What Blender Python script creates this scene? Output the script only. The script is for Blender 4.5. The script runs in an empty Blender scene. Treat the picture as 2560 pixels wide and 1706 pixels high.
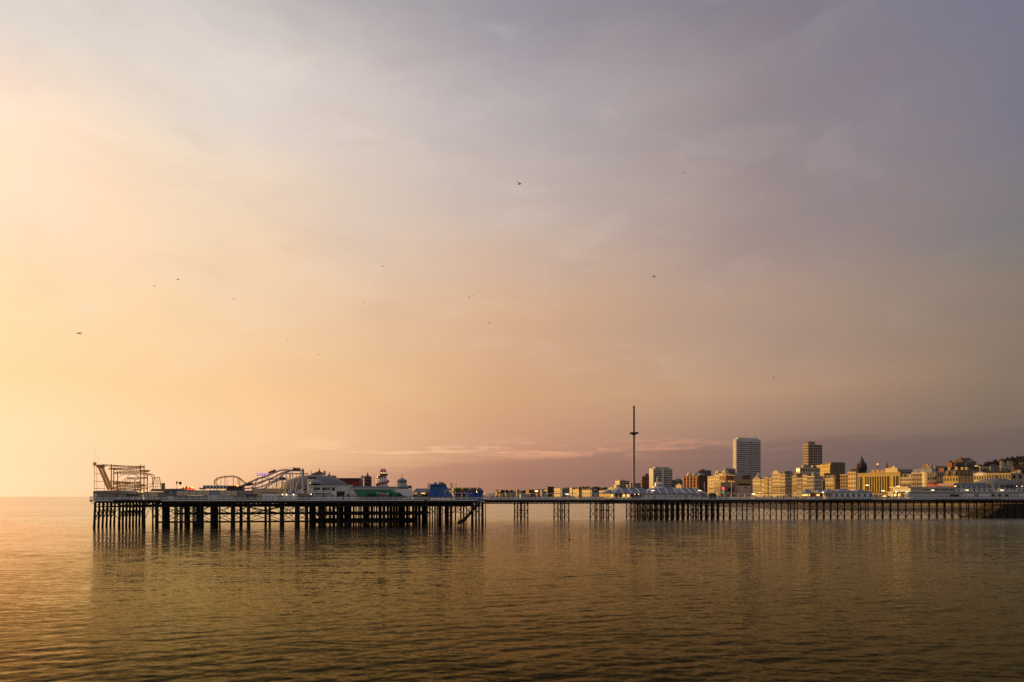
import bpy, math, random
import numpy as np
from mathutils import Vector
random.seed(7)
rng = np.random.default_rng(11)
S = bpy.context.scene
COL = S.collection
R = math.radians

# ------------------------------------------------------------------ camera
CAM_H = 10.1
F = 1707.0                                   # focal length in photograph pixels (2560 wide), about 24 mm
cd = bpy.data.cameras.new('camera')
cam = bpy.data.objects.new('camera', cd); COL.objects.link(cam)
cam.location = (0, 0, CAM_H); cam.rotation_euler = (R(90), 0, 0)
cd.sensor_width = 36; cd.lens = 36*F/2560
cd.shift_y = (1242-853)/2560                 # rising lens: level camera, verticals stay vertical
cd.clip_start = 0.5; cd.clip_end = 60000
S.camera = cam

# ------------------------------------------------------------------ sun
SUN_AZ, SUN_EL = -50.0, 4.5                  # degrees, azimuth from +Y (negative = left)
sd = bpy.data.lights.new('sun', 'SUN'); sun = bpy.data.objects.new('sun', sd); COL.objects.link(sun)
sd.energy = 5.0; sd.color = (1.0, 0.57, 0.16); sd.angle = R(0.5)
sv = Vector((math.sin(R(SUN_AZ))*math.cos(R(SUN_EL)), math.cos(R(SUN_AZ))*math.cos(R(SUN_EL)), math.sin(R(SUN_EL))))
sun.rotation_euler = (-sv).to_track_quat('-Z', 'Y').to_euler()
sun.location = (-300, 200, 200)

# ------------------------------------------------------------------ sky: veiled sunset, high thin cloud over a clear sky
def lin(c):
    return tuple(((v/255)/12.92 if v/255 <= .04045 else ((v/255+.055)/1.055)**2.4) for v in c)
W = bpy.data.worlds.new('World'); S.world = W; W.use_nodes = True
nt = W.node_tree; nt.nodes.clear()
N = nt.nodes.new; LK = nt.links.new
def math_n(op, a, b=None, c=None):
    n = N('ShaderNodeMath'); n.operation = op
    for i, v in enumerate((a, b, c)):
        if v is None: continue
        if isinstance(v, (int, float)): n.inputs[i].default_value = v
        else: LK(v, n.inputs[i])
    return n.outputs[0]
def mrange(v, a, b, c=0., d=1., smooth=True):
    n = N('ShaderNodeMapRange'); n.interpolation_type = 'SMOOTHSTEP' if smooth else 'LINEAR'
    LK(v, n.inputs[0])
    for i, q in enumerate((a, b, c, d)): n.inputs[1+i].default_value = q
    return n.outputs[0]
def mixc(f, a, b, blend='MIX'):
    n = N('ShaderNodeMix'); n.data_type = 'RGBA'; n.blend_type = blend
    for s, v in ((n.inputs[0], f), (n.inputs[6], a), (n.inputs[7], b)):
        if isinstance(v, (int, float)): s.default_value = v
        elif isinstance(v, tuple): s.default_value = (*v, 1)
        else: LK(v, s)
    return n.outputs[2]
tc = N('ShaderNodeTexCoord'); sep = N('ShaderNodeSeparateXYZ'); LK(tc.outputs['Generated'], sep.inputs[0])
X_, Y_, Z_ = sep.outputs
az = math_n('MULTIPLY', math_n('ARCTAN2', X_, Y_), 180/math.pi)         # -180..180, 0 = straight out along +Y
el = math_n('MULTIPLY', math_n('ARCSINE', Z_), 180/math.pi)
azf = math_n('ADD', math_n('MULTIPLY', az, 1/360), 0.5)
AZ = [-179, -110, -70, -50, -36.9, -20.6, 0, 20.6, 36.9, 70, 130, 179]
SKY = [  # elevation, colours at AZ
 (0, [(120,105,105),(200,160,120),(255,215,140),(255,224,168),(255,224,176),(246,188,142),(158,115,95),(110,92,90),(92,80,80),(98,92,98),(168,156,158),(175,158,150)]),
 (1.4, [(120,105,105),(200,160,120),(255,218,145),(255,226,172),(255,226,182),(248,193,148),(165,120,98),(115,95,92),(95,82,82),(98,92,98),(168,156,158),(175,158,150)]),
 (4.3, [(118,106,108),(205,170,132),(255,222,155),(255,226,170),(255,226,178),(252,206,156),(205,152,122),(150,118,106),(120,103,92),(106,98,102),(170,160,163),(176,162,158)]),
 (8.4, [(116,108,112),(205,176,142),(255,226,165),(255,224,164),(255,222,166),(254,206,152),(216,168,127),(186,149,121),(138,118,102),(120,110,110),(174,166,172),(178,168,166)]),
 (15.1, [(114,110,118),(205,182,156),(255,230,182),(255,228,176),(255,227,184),(250,211,170),(216,176,145),(174,148,134),(130,122,116),(120,116,124),(174,170,180),(178,172,174)]),
 (22.7, [(114,112,122),(205,188,172),(252,234,204),(255,234,200),(255,234,206),(240,216,192),(204,185,175),(158,141,140),(124,121,134),(120,120,136),(170,168,182),(174,170,178)]),
 (29.4,[(114,112,124),(200,188,180),(240,226,206),(242,230,212),(232,222,210),(227,215,207),(189,178,178),(148,137,142),(117,117,138),(118,122,142),(166,166,182),(170,168,180)]),
 (36,  [(112,112,126),(190,182,180),(220,210,202),(226,215,206),(214,206,202),(194,186,186),(156,151,160),(134,127,138),(113,115,137),(116,122,144),(160,162,182),(166,166,180)]),
 (60,  [(108,112,128),(140,138,146),(150,146,152),(152,148,154),(150,146,154),(140,138,150),(126,126,144),(114,118,138),(106,112,134),(116,124,150),(150,154,178),(154,156,176)]),
]
# warp the lookup a little so the veil is not a perfect gradient
mp = N('ShaderNodeMapping'); mp.inputs['Scale'].default_value = (2.2, 2.2, 7.0); mp.inputs['Rotation'].default_value = (0, R(14), 0)
LK(tc.outputs['Generated'], mp.inputs[0])
nz = N('ShaderNodeTexNoise'); nz.inputs['Scale'].default_value = 1.6; nz.inputs['Detail'].default_value = 5; nz.inputs['Roughness'].default_value = .55
LK(mp.outputs[0], nz.inputs[0])
warp = math_n('SUBTRACT', nz.outputs[0], 0.5)
elw = math_n('ADD', el, math_n('MULTIPLY', warp, mrange(el, 2, 20, 1.0, 9.0)))
azw = math_n('ADD', azf, math_n('MULTIPLY', warp, 0.018))
veil = None
for i, (e, cols) in enumerate(SKY):
    cr = N('ShaderNodeValToRGB'); LK(azw, cr.inputs[0]); cr.color_ramp.interpolation = 'LINEAR'
    els = cr.color_ramp.elements
    while len(els) < len(AZ): els.new(.5)
    for k in range(len(AZ)):
        els[k].position = AZ[k]/360+.5
    for k in range(len(AZ)):
        els[k].color = (*lin(cols[k]), 1)
    if veil is None: veil = cr.outputs[0]
    else: veil = mixc(mrange(elw, SKY[i-1][0], e, smooth=False), veil, cr.outputs[0])
# low bank of mauve cloud on the horizon with a ragged top, and sunlit wisps along it
mp2 = N('ShaderNodeMapping'); mp2.inputs['Scale'].default_value = (5, 5, 70); LK(tc.outputs['Generated'], mp2.inputs[0])
n2 = N('ShaderNodeTexNoise'); n2.inputs['Scale'].default_value = 1.5; n2.inputs['Detail'].default_value = 7; n2.inputs['Roughness'].default_value = .6
LK(mp2.outputs[0], n2.inputs[0])
rag = math_n('MULTIPLY', math_n('SUBTRACT', n2.outputs[0], .5), 1.9)
top = math_n('ADD', mrange(az, -20, 25, 2.3, 4.6), rag)
bank = math_n('MULTIPLY', mrange(math_n('SUBTRACT', top, el), -.12, .55), mrange(az, -24, -4))
bank = math_n('MULTIPLY', bank, mrange(el, -.5, 1.6, .25, .52))
veil = mixc(bank, veil, mixc(mrange(az, -10, 32), lin((178,126,108)), lin((112,92,91))))
mp5 = N('ShaderNodeMapping'); mp5.inputs['Scale'].default_value = (10, 10, 95); mp5.inputs['Location'].default_value = (.35, .2, .1); LK(tc.outputs['Generated'], mp5.inputs[0])
n5 = N('ShaderNodeTexNoise'); n5.inputs['Scale'].default_value = 1.0; n5.inputs['Detail'].default_value = 8; n5.inputs['Roughness'].default_value = .62; n5.inputs['Distortion'].default_value = .4; LK(mp5.outputs[0], n5.inputs[0])
wis = math_n('MULTIPLY', mrange(n5.outputs[0], .49, .62), math_n('MULTIPLY', mrange(el, 2.9, 3.8), mrange(el, 5.3, 4.2)))
wis = math_n('MULTIPLY', wis, math_n('MULTIPLY', mrange(az, -28, -14), mrange(az, 26, 4)))
veil = mixc(math_n('MULTIPLY', wis, .7), veil, mixc(mrange(az, -16, 14), lin((255,206,160)), lin((226,156,122))))
# soft diagonal streak of cirrus, upper left
mp3 = N('ShaderNodeMapping'); mp3.inputs['Scale'].default_value = (3, 3, 9); mp3.inputs['Rotation'].default_value = (0, R(-38), R(10)); LK(tc.outputs['Generated'], mp3.inputs[0])
n3 = N('ShaderNodeTexNoise'); n3.inputs['Scale'].default_value = 2.2; n3.inputs['Detail'].default_value = 8; n3.inputs['Roughness'].default_value = .62
LK(mp3.outputs[0], n3.inputs[0])
veil = mixc(math_n('MULTIPLY', math_n('MULTIPLY', mrange(n3.outputs[0], .5, .68), math_n('MULTIPLY', mrange(el, 10, 22), mrange(az, 5, -20))), .2), veil, lin((212,188,170)))
sky = N('ShaderNodeTexSky'); sky.sky_type = 'NISHITA'; sky.sun_disc = False
sky.sun_elevation = R(SUN_EL); sky.sun_rotation = R(SUN_AZ)
clear = mixc(1.0, sky.outputs[0], (0.08, 0.08, 0.08), 'MULTIPLY')
allsky = mixc(0.965, clear, veil)
mp4 = N('ShaderNodeMapping'); mp4.inputs['Scale'].default_value = (2.6, 2.6, 6.5); mp4.inputs['Rotation'].default_value = (R(8), R(-20), 0); LK(tc.outputs['Generated'], mp4.inputs[0])
n4 = N('ShaderNodeTexNoise'); n4.inputs['Scale'].default_value = 2.4; n4.inputs['Detail'].default_value = 9; n4.inputs['Roughness'].default_value = .6; n4.inputs['Distortion'].default_value = .5
LK(mp4.outputs[0], n4.inputs[0])
allsky = mixc(math_n('MULTIPLY', mrange(n4.outputs[0], .46, .72), math_n('MULTIPLY', mrange(el, 3, 14), .075)), allsky, lin((160,124,110)))
allsky = mixc(math_n('MULTIPLY', mrange(n4.outputs[0], .50, .28), math_n('MULTIPLY', mrange(el, 3, 14), mrange(az, 36, -20, .035, .12))), allsky, lin((255,238,224)))
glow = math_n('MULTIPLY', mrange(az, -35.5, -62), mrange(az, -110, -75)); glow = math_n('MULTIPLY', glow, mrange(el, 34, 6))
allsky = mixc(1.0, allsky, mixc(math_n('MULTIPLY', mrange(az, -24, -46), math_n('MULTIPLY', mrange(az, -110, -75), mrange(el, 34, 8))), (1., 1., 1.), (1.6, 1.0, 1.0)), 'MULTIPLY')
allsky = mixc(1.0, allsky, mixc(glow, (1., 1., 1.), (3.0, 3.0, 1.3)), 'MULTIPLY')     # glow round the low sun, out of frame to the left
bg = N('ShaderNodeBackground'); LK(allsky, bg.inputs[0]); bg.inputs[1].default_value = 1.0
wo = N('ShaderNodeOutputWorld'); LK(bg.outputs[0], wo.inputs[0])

S.view_settings.view_transform = 'Standard'; S.view_settings.look = 'None'
S.view_settings.exposure = 0; S.view_settings.gamma = 1
S.cycles.max_bounces = 5; S.cycles.diffuse_bounces = 2; S.cycles.glossy_bounces = 4
S.cycles.use_denoising = False
S.cycles.sample_clamp_indirect = 2.2

# ------------------------------------------------------------------ materials
MATS = {}
def M(name, rgb, rough=.75, var=.18, scale=.8, metal=0., emit=0., ecol=None, stretch=(1,1,1)):
    if name in MATS: return MATS[name]
    m = bpy.data.materials.new(name); m.use_nodes = True; t = m.node_tree
    b = t.nodes['Principled BSDF']
    b.inputs['Roughness'].default_value = rough; b.inputs['Metallic'].default_value = metal
    if emit:
        b.inputs['Emission Color'].default_value = (*(ecol or rgb), 1); b.inputs['Emission Strength'].default_value = emit
    if var:
        c = t.nodes.new('ShaderNodeTexCoord'); mpn = t.nodes.new('ShaderNodeMapping'); mpn.inputs['Scale'].default_value = stretch
        t.links.new(c.outputs['Object'], mpn.inputs[0])
        n = t.nodes.new('ShaderNodeTexNoise'); n.inputs['Scale'].default_value = scale; n.inputs['Detail'].default_value = 6; n.inputs['Roughness'].default_value = .65
        t.links.new(mpn.outputs[0], n.inputs[0])
        r = t.nodes.new('ShaderNodeValToRGB'); r.color_ramp.elements[0].position = .3; r.color_ramp.elements[1].position = .7
        r.color_ramp.elements[0].color = (*[v*(1-var) for v in rgb], 1); r.color_ramp.elements[1].color = (*[min(1, v*(1+var*.6)) for v in rgb], 1)
        t.links.new(n.outputs[0], r.inputs[0]); t.links.new(r.outputs[0], b.inputs['Base Color'])
    else: b.inputs['Base Color'].default_value = (*rgb, 1)
    MATS[name] = m
    return m
iron  = M('tarred_iron', (.009,.0065,.005), .9, .35, 1.2)
weed  = M('weedy_pile', (.011,.009,.005), .9, .4, .9, stretch=(1,1,.4))
plank = M('deck_planks', (.10,.075,.055), .8)
wpaint= M('white_paint', (.62,.62,.60), .55, .14, .6)
gpaint= M('grey_paint', (.30,.30,.30), .6, .2, .5)
cream = M('cream_render', (.50,.40,.24), .8, .2, .25)
creamb= M('pale_cream_render', (.58,.48,.31), .8, .18, .25)
stone = M('pale_stone', (.42,.32,.19), .85, .22, .3)
yellow= M('ochre_render', (.50,.36,.13), .8, .2, .3)
tan   = M('tan_concrete', (.36,.26,.16), .85, .22, .2)
brick = M('red_brick', (.26,.085,.035), .85, .28, .5)
dbrick= M('dark_brick', (.10,.045,.03), .85, .28, .5)
conc  = M('grey_concrete', (.27,.245,.205), .85, .2, .25)
slate = M('slate_roof', (.085,.085,.095), .6, .25, .7)
lead  = M('lead_roof', (.20,.215,.235), .5, .2, .35)
blueroof = M('blue_grey_zinc', (.17,.19,.24), .5, .18, .5)
tile  = M('brown_tile', (.11,.05,.03), .8, .25, 1)
glass = M('dark_glass', (.02,.022,.026), .12, 0)
dark  = M('dark_recess', (.02,.017,.014), .8, 0)
green = M('green_awning', (.015,.12,.05), .7, .25, .6)
steel = M('galvanised_steel', (.42,.42,.42), .45, .12, 2., metal=.3)
rust  = M('ochre_steel', (.56,.33,.075), .6, .3, .8)
lampm = M('lit_lamp', (1,.85,.6), .5, 0, emit=3.5, ecol=(1,.74,.40))
litwin= M('lit_window', (1,.7,.3), .5, 0, emit=1.4, ecol=(1,.58,.16))
white = M('white_board', (.72,.72,.70), .6, .1, .4)

# ------------------------------------------------------------------ mesh and object helpers
class MB:
    def __init__(s): s.v = []; s.f = []
    def add(s, vs, fs):
        o = len(s.v); s.v += [tuple(map(float, p)) for p in vs]; s.f += [tuple(i+o for i in q) for q in fs]; return s
    def box(s, x0, x1, y0, y1, z0, z1):
        return s.add([(x0,y0,z0),(x1,y0,z0),(x1,y1,z0),(x0,y1,z0),(x0,y0,z1),(x1,y0,z1),(x1,y1,z1),(x0,y1,z1)],
                     [(0,3,2,1),(4,5,6,7),(0,1,5,4),(1,2,6,5),(2,3,7,6),(3,0,4,7)])
    def tube(s, pts, r, n=6, closed=False):
        P = [Vector(p) for p in pts]; k = len(P); vs = []; fs = []
        for i, p in enumerate(P):
            if closed: d = P[(i+1) % k]-P[i-1]
            else: d = P[min(i+1, k-1)]-P[max(i-1, 0)]
            d.normalize()
            a = d.cross(Vector((0,0,1)) if abs(d.z) < .9 else Vector((1,0,0))).normalized(); b = d.cross(a)
            rr = r[i] if isinstance(r, (list, tuple)) else r
            for j in range(n):
                t = 2*math.pi*j/n; vs.append(p+a*(rr*math.cos(t))+b*(rr*math.sin(t)))
        for i in range(k if closed else k-1):
            for j in range(n):
                i2 = (i+1) % k
                fs.append((i*n+j, i*n+(j+1) % n, i2*n+(j+1) % n, i2*n+j))
        if not closed: fs += [tuple(range(n-1, -1, -1)), tuple((k-1)*n+j for j in range(n))]
        return s.add(vs, fs)
    def bar(s, p, q, r, n=6): return s.tube([p, q], r, n)
    def lathe(s, cx, cy, prof, n=16, a0=0.):
        vs = []; fs = []
        for r, z in prof:
            for j in range(n):
                t = 2*math.pi*j/n+a0; vs.append((cx+r*math.cos(t), cy+r*math.sin(t), z))
        for i in range(len(prof)-1):
            for j in range(n): fs.append((i*n+j, i*n+(j+1) % n, (i+1)*n+(j+1) % n, (i+1)*n+j))
        fs += [tuple(range(n-1, -1, -1)), tuple((len(prof)-1)*n+j for j in range(n))]
        return s.add(vs, fs)
    def prism(s, poly, y0, y1):              # polygon in x,z pushed along y
        k = len(poly)
        return s.add([(x, y0, z) for x, z in poly]+[(x, y1, z) for x, z in poly],
                     [tuple(range(k)), tuple(range(2*k-1, k-1, -1))]+[(i, i+k, (i+1) % k+k, (i+1) % k) for i in range(k)])
    def prismx(s, poly, x0, x1):             # polygon in y,z pushed along x
        k = len(poly)
        return s.add([(x0, y, z) for y, z in poly]+[(x1, y, z) for y, z in poly],
                     [tuple(range(k-1, -1, -1)), tuple(range(k, 2*k))]+[(i, (i+1) % k, (i+1) % k+k, i+k) for i in range(k)])
    def hip(s, x0, x1, y0, y1, z0, z1, ix, iy):
        return s.add([(x0,y0,z0),(x1,y0,z0),(x1,y1,z0),(x0,y1,z0),(x0+ix,y0+iy,z1),(x1-ix,y0+iy,z1),(x1-ix,y1-iy,z1),(x0+ix,y1-iy,z1)],
                     [(0,3,2,1),(4,5,6,7),(0,1,5,4),(1,2,6,5),(2,3,7,6),(3,0,4,7)])
class Frame:
    def __init__(s, ox, oy, a): s.o = (ox, oy); s.a = a; s.c = math.cos(a); s.s = math.sin(a)
    def world(s, x, y, z): return (s.o[0]+x*s.c-y*s.s, s.o[1]+x*s.s+y*s.c, z)
WF = Frame(0, 0, 0)
def tag(o, label=None, cat=None, group=None, kind=None):
    for k, v in (('label', label), ('category', cat), ('group', group), ('kind', kind)):
        if v: o[k] = v
    return o
def thing(name, label, cat, fr, x, y, z, group=None):
    o = bpy.data.objects.new(name, None); COL.objects.link(o)
    o.location = fr.world(x, y, z); o.rotation_euler = (0, 0, fr.a); o.empty_display_size = .5
    o['_o'] = (x, y, z); return tag(o, label, cat, group)
def org(o):
    p = (0., 0., 0.)
    while o is not None:
        q = o.get('_o')
        if q is not None: p = tuple(p[i]+q[i] for i in range(3))
        o = o.parent
    return p
def mesh(name, mb, mat, smooth=False, off=(0,0,0)):
    me = bpy.data.meshes.new(name)
    me.from_pydata([(v[0]-off[0], v[1]-off[1], v[2]-off[2]) for v in mb.v], [], mb.f)
    if smooth: me.polygons.foreach_set('use_smooth', [True]*len(me.polygons))
    me.materials.append(mat); me.update(); return me
def part(name, mb, mat, parent, smooth=False):
    o = bpy.data.objects.new(name, mesh(name, mb, mat, smooth, org(parent))); COL.objects.link(o); o.parent = parent
    return o
def inst(name, me, parent, loc, rot=None):   # part sharing mesh data, loc in the frame's coordinates
    o = bpy.data.objects.new(name, me); COL.objects.link(o); o.parent = parent
    q = org(parent); o.location = tuple(loc[i]-q[i] for i in range(3))
    if rot: o.rotation_euler = rot
    return o
def solo(name, mb, mat, fr, label=None, cat=None, group=None, kind=None, smooth=False):
    xs = [v[0] for v in mb.v]; ys = [v[1] for v in mb.v]; zs = [v[2] for v in mb.v]
    c = ((min(xs)+max(xs))/2, (min(ys)+max(ys))/2, min(zs))
    o = bpy.data.objects.new(name, mesh(name, mb, mat, smooth, c)); COL.objects.link(o)
    o.location = fr.world(*c); o.rotation_euler = (0, 0, fr.a)
    return tag(o, label, cat, group, kind)
def dup(o, fr, x, y, z, rot=None, label=None, group=None, scale=None):
    c = o.copy(); COL.objects.link(c); c.location = fr.world(x, y, z)
    if rot is not None: c.rotation_euler = rot
    if label: c['label'] = label
    if group: c['group'] = group
    if scale: c.scale = scale
    for ch in o.children:
        d = ch.copy(); COL.objects.link(d); d.parent = c
        for g in ch.children:
            e = g.copy(); COL.objects.link(e); e.parent = d
    return c

# pixel helpers (photograph pixels, 2560 x 1706) used to survey the place once: they give metres on the pier and in the town
def K(px): return (px-1280)/F
TH = math.atan(.17)
PF = Frame(-134., 216., TH)                  # pier frame: x along the pier to the shore, y across it (away from the camera)
def U(px, w):
    k = K(px); return (k*(PF.o[1]+w*PF.c)-(PF.o[0]-w*PF.s))/(PF.c-k*PF.s)
def DY(u, w): return PF.o[1]+u*PF.s+w*PF.c
def Zp(py, px, w): return CAM_H+(1242-py)/F*DY(U(px, w), w)
def pt(px, py, w): return (U(px, w), w, Zp(py, px, w))
def WP(px, d): return K(px)*d
def WZ(py, d): return CAM_H+(1242-py)/F*d

# ------------------------------------------------------------------ sea
def make_sea():
    ys = [14.0]
    while ys[-1] < 340: ys.append(ys[-1]*1.0031)
    while ys[-1] < 45000: ys.append(ys[-1]*1.035)
    ys = np.array(ys); nc = 1250
    u = np.linspace(-1, 1, nc)
    Y = np.repeat(ys[:, None], nc, 1); Xg = (1.02*ys+22)[:, None]*u[None, :]
    cell = np.maximum(.0031*Y, np.gradient(Xg, axis=1))
    cell[ys > 340] = 1e6
    Zg = np.zeros_like(Y)
    n = 76
    lam = np.exp(rng.uniform(np.log(.36), np.log(3.0), n)); ang = R(108)+rng.normal(0, .34, n); ph = rng.uniform(0, 6.283, n)
    env = .75+.45*np.sin(Xg*.043+Y*.031+1.0)*np.sin(Y*.057-Xg*.021)
    for i in range(n):
        k = 2*np.pi/lam[i]
        a = .070*math.sqrt(2/n)/k*(1.0 if lam[i] > 1.2 else .85)
        wgt = np.clip((lam[i]/cell-2.5)/4, 0, 1)
        Zg += a*wgt*np.sin(k*(Xg*math.cos(ang[i])+Y*math.sin(ang[i]))+ph[i])
    Zg *= env*np.interp(Y, [0, 90, 200, 260, 340], [1, .9, .6, .35, .15])
    nr = len(ys); co = np.stack([Xg, Y, Zg], -1).reshape(-1, 3).astype(np.float32)
    idx = np.arange(nr*nc).reshape(nr, nc)
    q = np.stack([idx[:-1, :-1], idx[:-1, 1:], idx[1:, 1:], idx[1:, :-1]], -1).reshape(-1, 4).astype(np.int32)
    me = bpy.data.meshes.new('water')
    me.vertices.add(len(co)); me.vertices.foreach_set('co', co.ravel())
    me.loops.add(q.size); me.loops.foreach_set('vertex_index', q.ravel())
    me.polygons.add(len(q)); me.polygons.foreach_set('loop_start', np.arange(0, q.size, 4, dtype=np.int32))
    me.polygons.foreach_set('use_smooth', np.ones(len(q), bool))
    me.update(); me.validate()
    m = bpy.data.materials.new('sea_water'); m.use_nodes = True; t = m.node_tree; t.nodes.clear(); n_ = t.nodes.new; l = t.links.new
    tcn = n_('ShaderNodeTexCoord'); geo = n_('ShaderNodeNewGeometry')
    def slope(scale, amp, det):
        mpn = n_('ShaderNodeMapping'); mpn.inputs['Scale'].default_value = scale; l(tcn.outputs['Object'], mpn.inputs[0])
        ns = n_('ShaderNodeTexNoise'); ns.inputs['Scale'].default_value = 1; ns.inputs['Detail'].default_value = det; ns.inputs['Roughness'].default_value = .6
        l(mpn.outputs[0], ns.inputs[0])
        sb = n_('ShaderNodeVectorMath'); sb.operation = 'SUBTRACT'; l(ns.outputs['Color'], sb.inputs[0]); sb.inputs[1].default_value = (.5, .5, .5)
        ml = n_('ShaderNodeVectorMath'); ml.operation = 'MULTIPLY'; l(sb.outputs[0], ml.inputs[0]); ml.inputs[1].default_value = (amp[0], amp[1], 0)
        return ml.outputs[0]
    def vadd(a, b):
        v = n_('ShaderNodeVectorMath'); v.operation = 'ADD'; l(a, v.inputs[0]); l(b, v.inputs[1]); return v.outputs[0]
    s = vadd(slope((.7, 1.7, 1), (.24, .46), 3), slope((2.6, 5.5, 1), (.24, .42), 2))
    s = vadd(s, slope((.09, .45, 1), (.10, .30), 3))
    # wind patches: long smooth slicks between rippled water
    mpn = n_('ShaderNodeMapping'); mpn.inputs['Scale'].default_value = (.006, .022, 1); l(tcn.outputs['Object'], mpn.inputs[0])
    pn = n_('ShaderNodeTexNoise'); pn.inputs['Scale'].default_value = 1; pn.inputs['Detail'].default_value = 4; l(mpn.outputs[0], pn.inputs[0])
    pr = n_('ShaderNodeMapRange'); l(pn.outputs[0], pr.inputs[0]); pr.inputs[1].default_value = .36; pr.inputs[2].default_value = .62; pr.inputs[3].default_value = .6; pr.inputs[4].default_value = 1.2
    # sheltered water beyond the pier lies smoother
    sp = n_('ShaderNodeSeparateXYZ'); l(tcn.outputs['Object'], sp.inputs[0])
    sh = n_('ShaderNodeMapRange'); sh.interpolation_type = 'SMOOTHSTEP'; l(sp.outputs[1], sh.inputs[0]); sh.inputs[1].default_value = 40; sh.inputs[2].default_value = 220; sh.inputs[3].default_value = .55; sh.inputs[4].default_value = .7
    mm = n_('ShaderNodeMath'); mm.operation = 'MULTIPLY'; l(pr.outputs[0], mm.inputs[0]); l(sh.outputs[0], mm.inputs[1])
    sc = n_('ShaderNodeVectorMath'); sc.operation = 'SCALE'; l(s, sc.inputs[0]); l(mm.outputs[0], sc.inputs['Scale'])
    nn = n_('ShaderNodeVectorMath'); nn.operation = 'NORMALIZE'; l(vadd(geo.outputs['Normal'], sc.outputs[0]), nn.inputs[0])
    fr = n_('ShaderNodeFresnel'); fr.inputs['IOR'].default_value = 1.15; l(nn.outputs[0], fr.inputs['Normal'])
    gl = n_('ShaderNodeBsdfGlossy'); rg = n_('ShaderNodeFloatCurve'); r0 = n_('ShaderNodeMath'); r0.operation = 'DIVIDE'; r0.inputs[1].default_value = 400; r0.use_clamp = True; l(sp.outputs[1], r0.inputs[0]); l(r0.outputs[0], rg.inputs['Value'])
    cu = rg.mapping.curves[0]
    cu.points[0].location = (0, .05); cu.points[1].location = (1, .25)
    for q in ((.15, .07), (.42, .11), (.56, .15), (.69, .23), (.8, .25)): cu.points.new(*q)
    for q in cu.points: q.handle_type = 'VECTOR'
    rg.mapping.update(); l(rg.outputs[0], gl.inputs['Roughness']); gr = n_('ShaderNodeValToRGB'); l(fr.outputs[0], gr.inputs[0])
    for i, (ps, c) in enumerate(((.05, (.14,.122,.066)), (.20, (.68,.565,.26)), (.45, (1,.88,.50)), (.8, (1,.96,.80)))):
        if i > 1: gr.color_ramp.elements.new(ps)
        gr.color_ramp.elements[i].position = ps; gr.color_ramp.elements[i].color = (*c, 1)
    l(gr.outputs[0], gl.inputs['Color']); l(nn.outputs[0], gl.inputs['Normal'])  # darkening of the near water is put into this reflection colour
    df = n_('ShaderNodeBsdfDiffuse'); df.inputs['Color'].default_value = (.014, .011, .006, 1)
    mx = n_('ShaderNodeMixShader'); l(fr.outputs[0], mx.inputs[0]); l(df.outputs[0], mx.inputs[1]); l(gl.outputs[0], mx.inputs[2])
    out = n_('ShaderNodeOutputMaterial'); l(mx.outputs[0], out.inputs[0])
    me.materials.append(m)
    o = bpy.data.objects.new('water', me); COL.objects.link(o); tag(o, kind='structure')
make_sea()

# ------------------------------------------------------------------ land: beach, town ground, hills
SHORE = [(440,235),(345,320),(287,392),(264,425),(240,488),(208,555),(197,640),(189,760),(166,1000),(122,1500),(62,2300),(0,3500),(-140,6000),(-330,10000)]
DIR = (.94, .34)
def shore_pts(n=90):
    P = np.array(SHORE, float); d = np.r_[0, np.cumsum(np.hypot(*np.diff(P, axis=0).T))]
    s = np.concatenate([np.linspace(0, 1600, n), np.linspace(1700, d[-1], 50)])
    return np.stack([np.interp(s, d, P[:, 0]), np.interp(s, d, P[:, 1])], 1)
def hillf(sy): return 1.75 if sy < 700 else max(1.0, 1.75-(sy-700)/800)
PROF = [(0,-1.2),(4,-.3),(8,.2),(25,2.0),(44,3.6),(50,3.9)]
def town_z(t, sy):
    q = np.interp(t, [51, 110, 200, 350, 500, 800, 1300, 3000, 7000], [6.6, 7, 9.5, 17, 25, 36, 52, 95, 130])
    return float(6.6+(q-6.6)*(hillf(sy) if t < 900 else 1+(hillf(sy)-1)*max(0, 1-(t-900)/1500)))
SP = shore_pts()
def strip(name, ts, zf, mat, jit=0):
    vs = []; fs = []
    for p in SP:
        for t in ts: vs.append((p[0]+DIR[0]*t, p[1]+DIR[1]*t, zf(t, p[1])+(rng.normal(0, jit) if 5 < t < 45 else 0)))
    k = len(ts)
    for i in range(len(SP)-1):
        for j in range(k-1): fs.append((i*k+j, i*k+j+1, (i+1)*k+j+1, (i+1)*k+j))
    m = MB(); m.add(vs, fs)
    return solo(name, m, mat, WF, kind='structure', smooth=True)
shingle = M('shingle', (.095,.060,.036), .95, .35, .35)
turf = M('town_ground', (.055,.050,.035), .95, .4, .02)
strip('beach', [0,4,8,16,25,34,44,50.2], lambda t, y: np.interp(t, [a for a, b in PROF], [b for a, b in PROF]), shingle, .12)
strip('terrain', [50.6,70,110,150,200,270,350,420,500,600,700,800,1000,1300,1800,2400,3000,4500,7000], town_z, turf)
# sea wall
vs = []; fs = []
for i, p in enumerate(SP):
    for t, z in ((50.0, 3.2), (50.0, 7.2), (50.6, 7.2), (50.6, 3.2)): vs.append((p[0]+DIR[0]*t, p[1]+DIR[1]*t, z))
    if i: fs += [((i-1)*4+j, (i-1)*4+j+1, i*4+j+1, i*4+j) for j in range(3)]
solo('sea_wall', MB().add(vs, fs), M('stained_concrete', (.13,.10,.075), .9, .35, .3), WF, 'long grey concrete wall between the shingle beach and the seafront road', 'wall')
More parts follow.
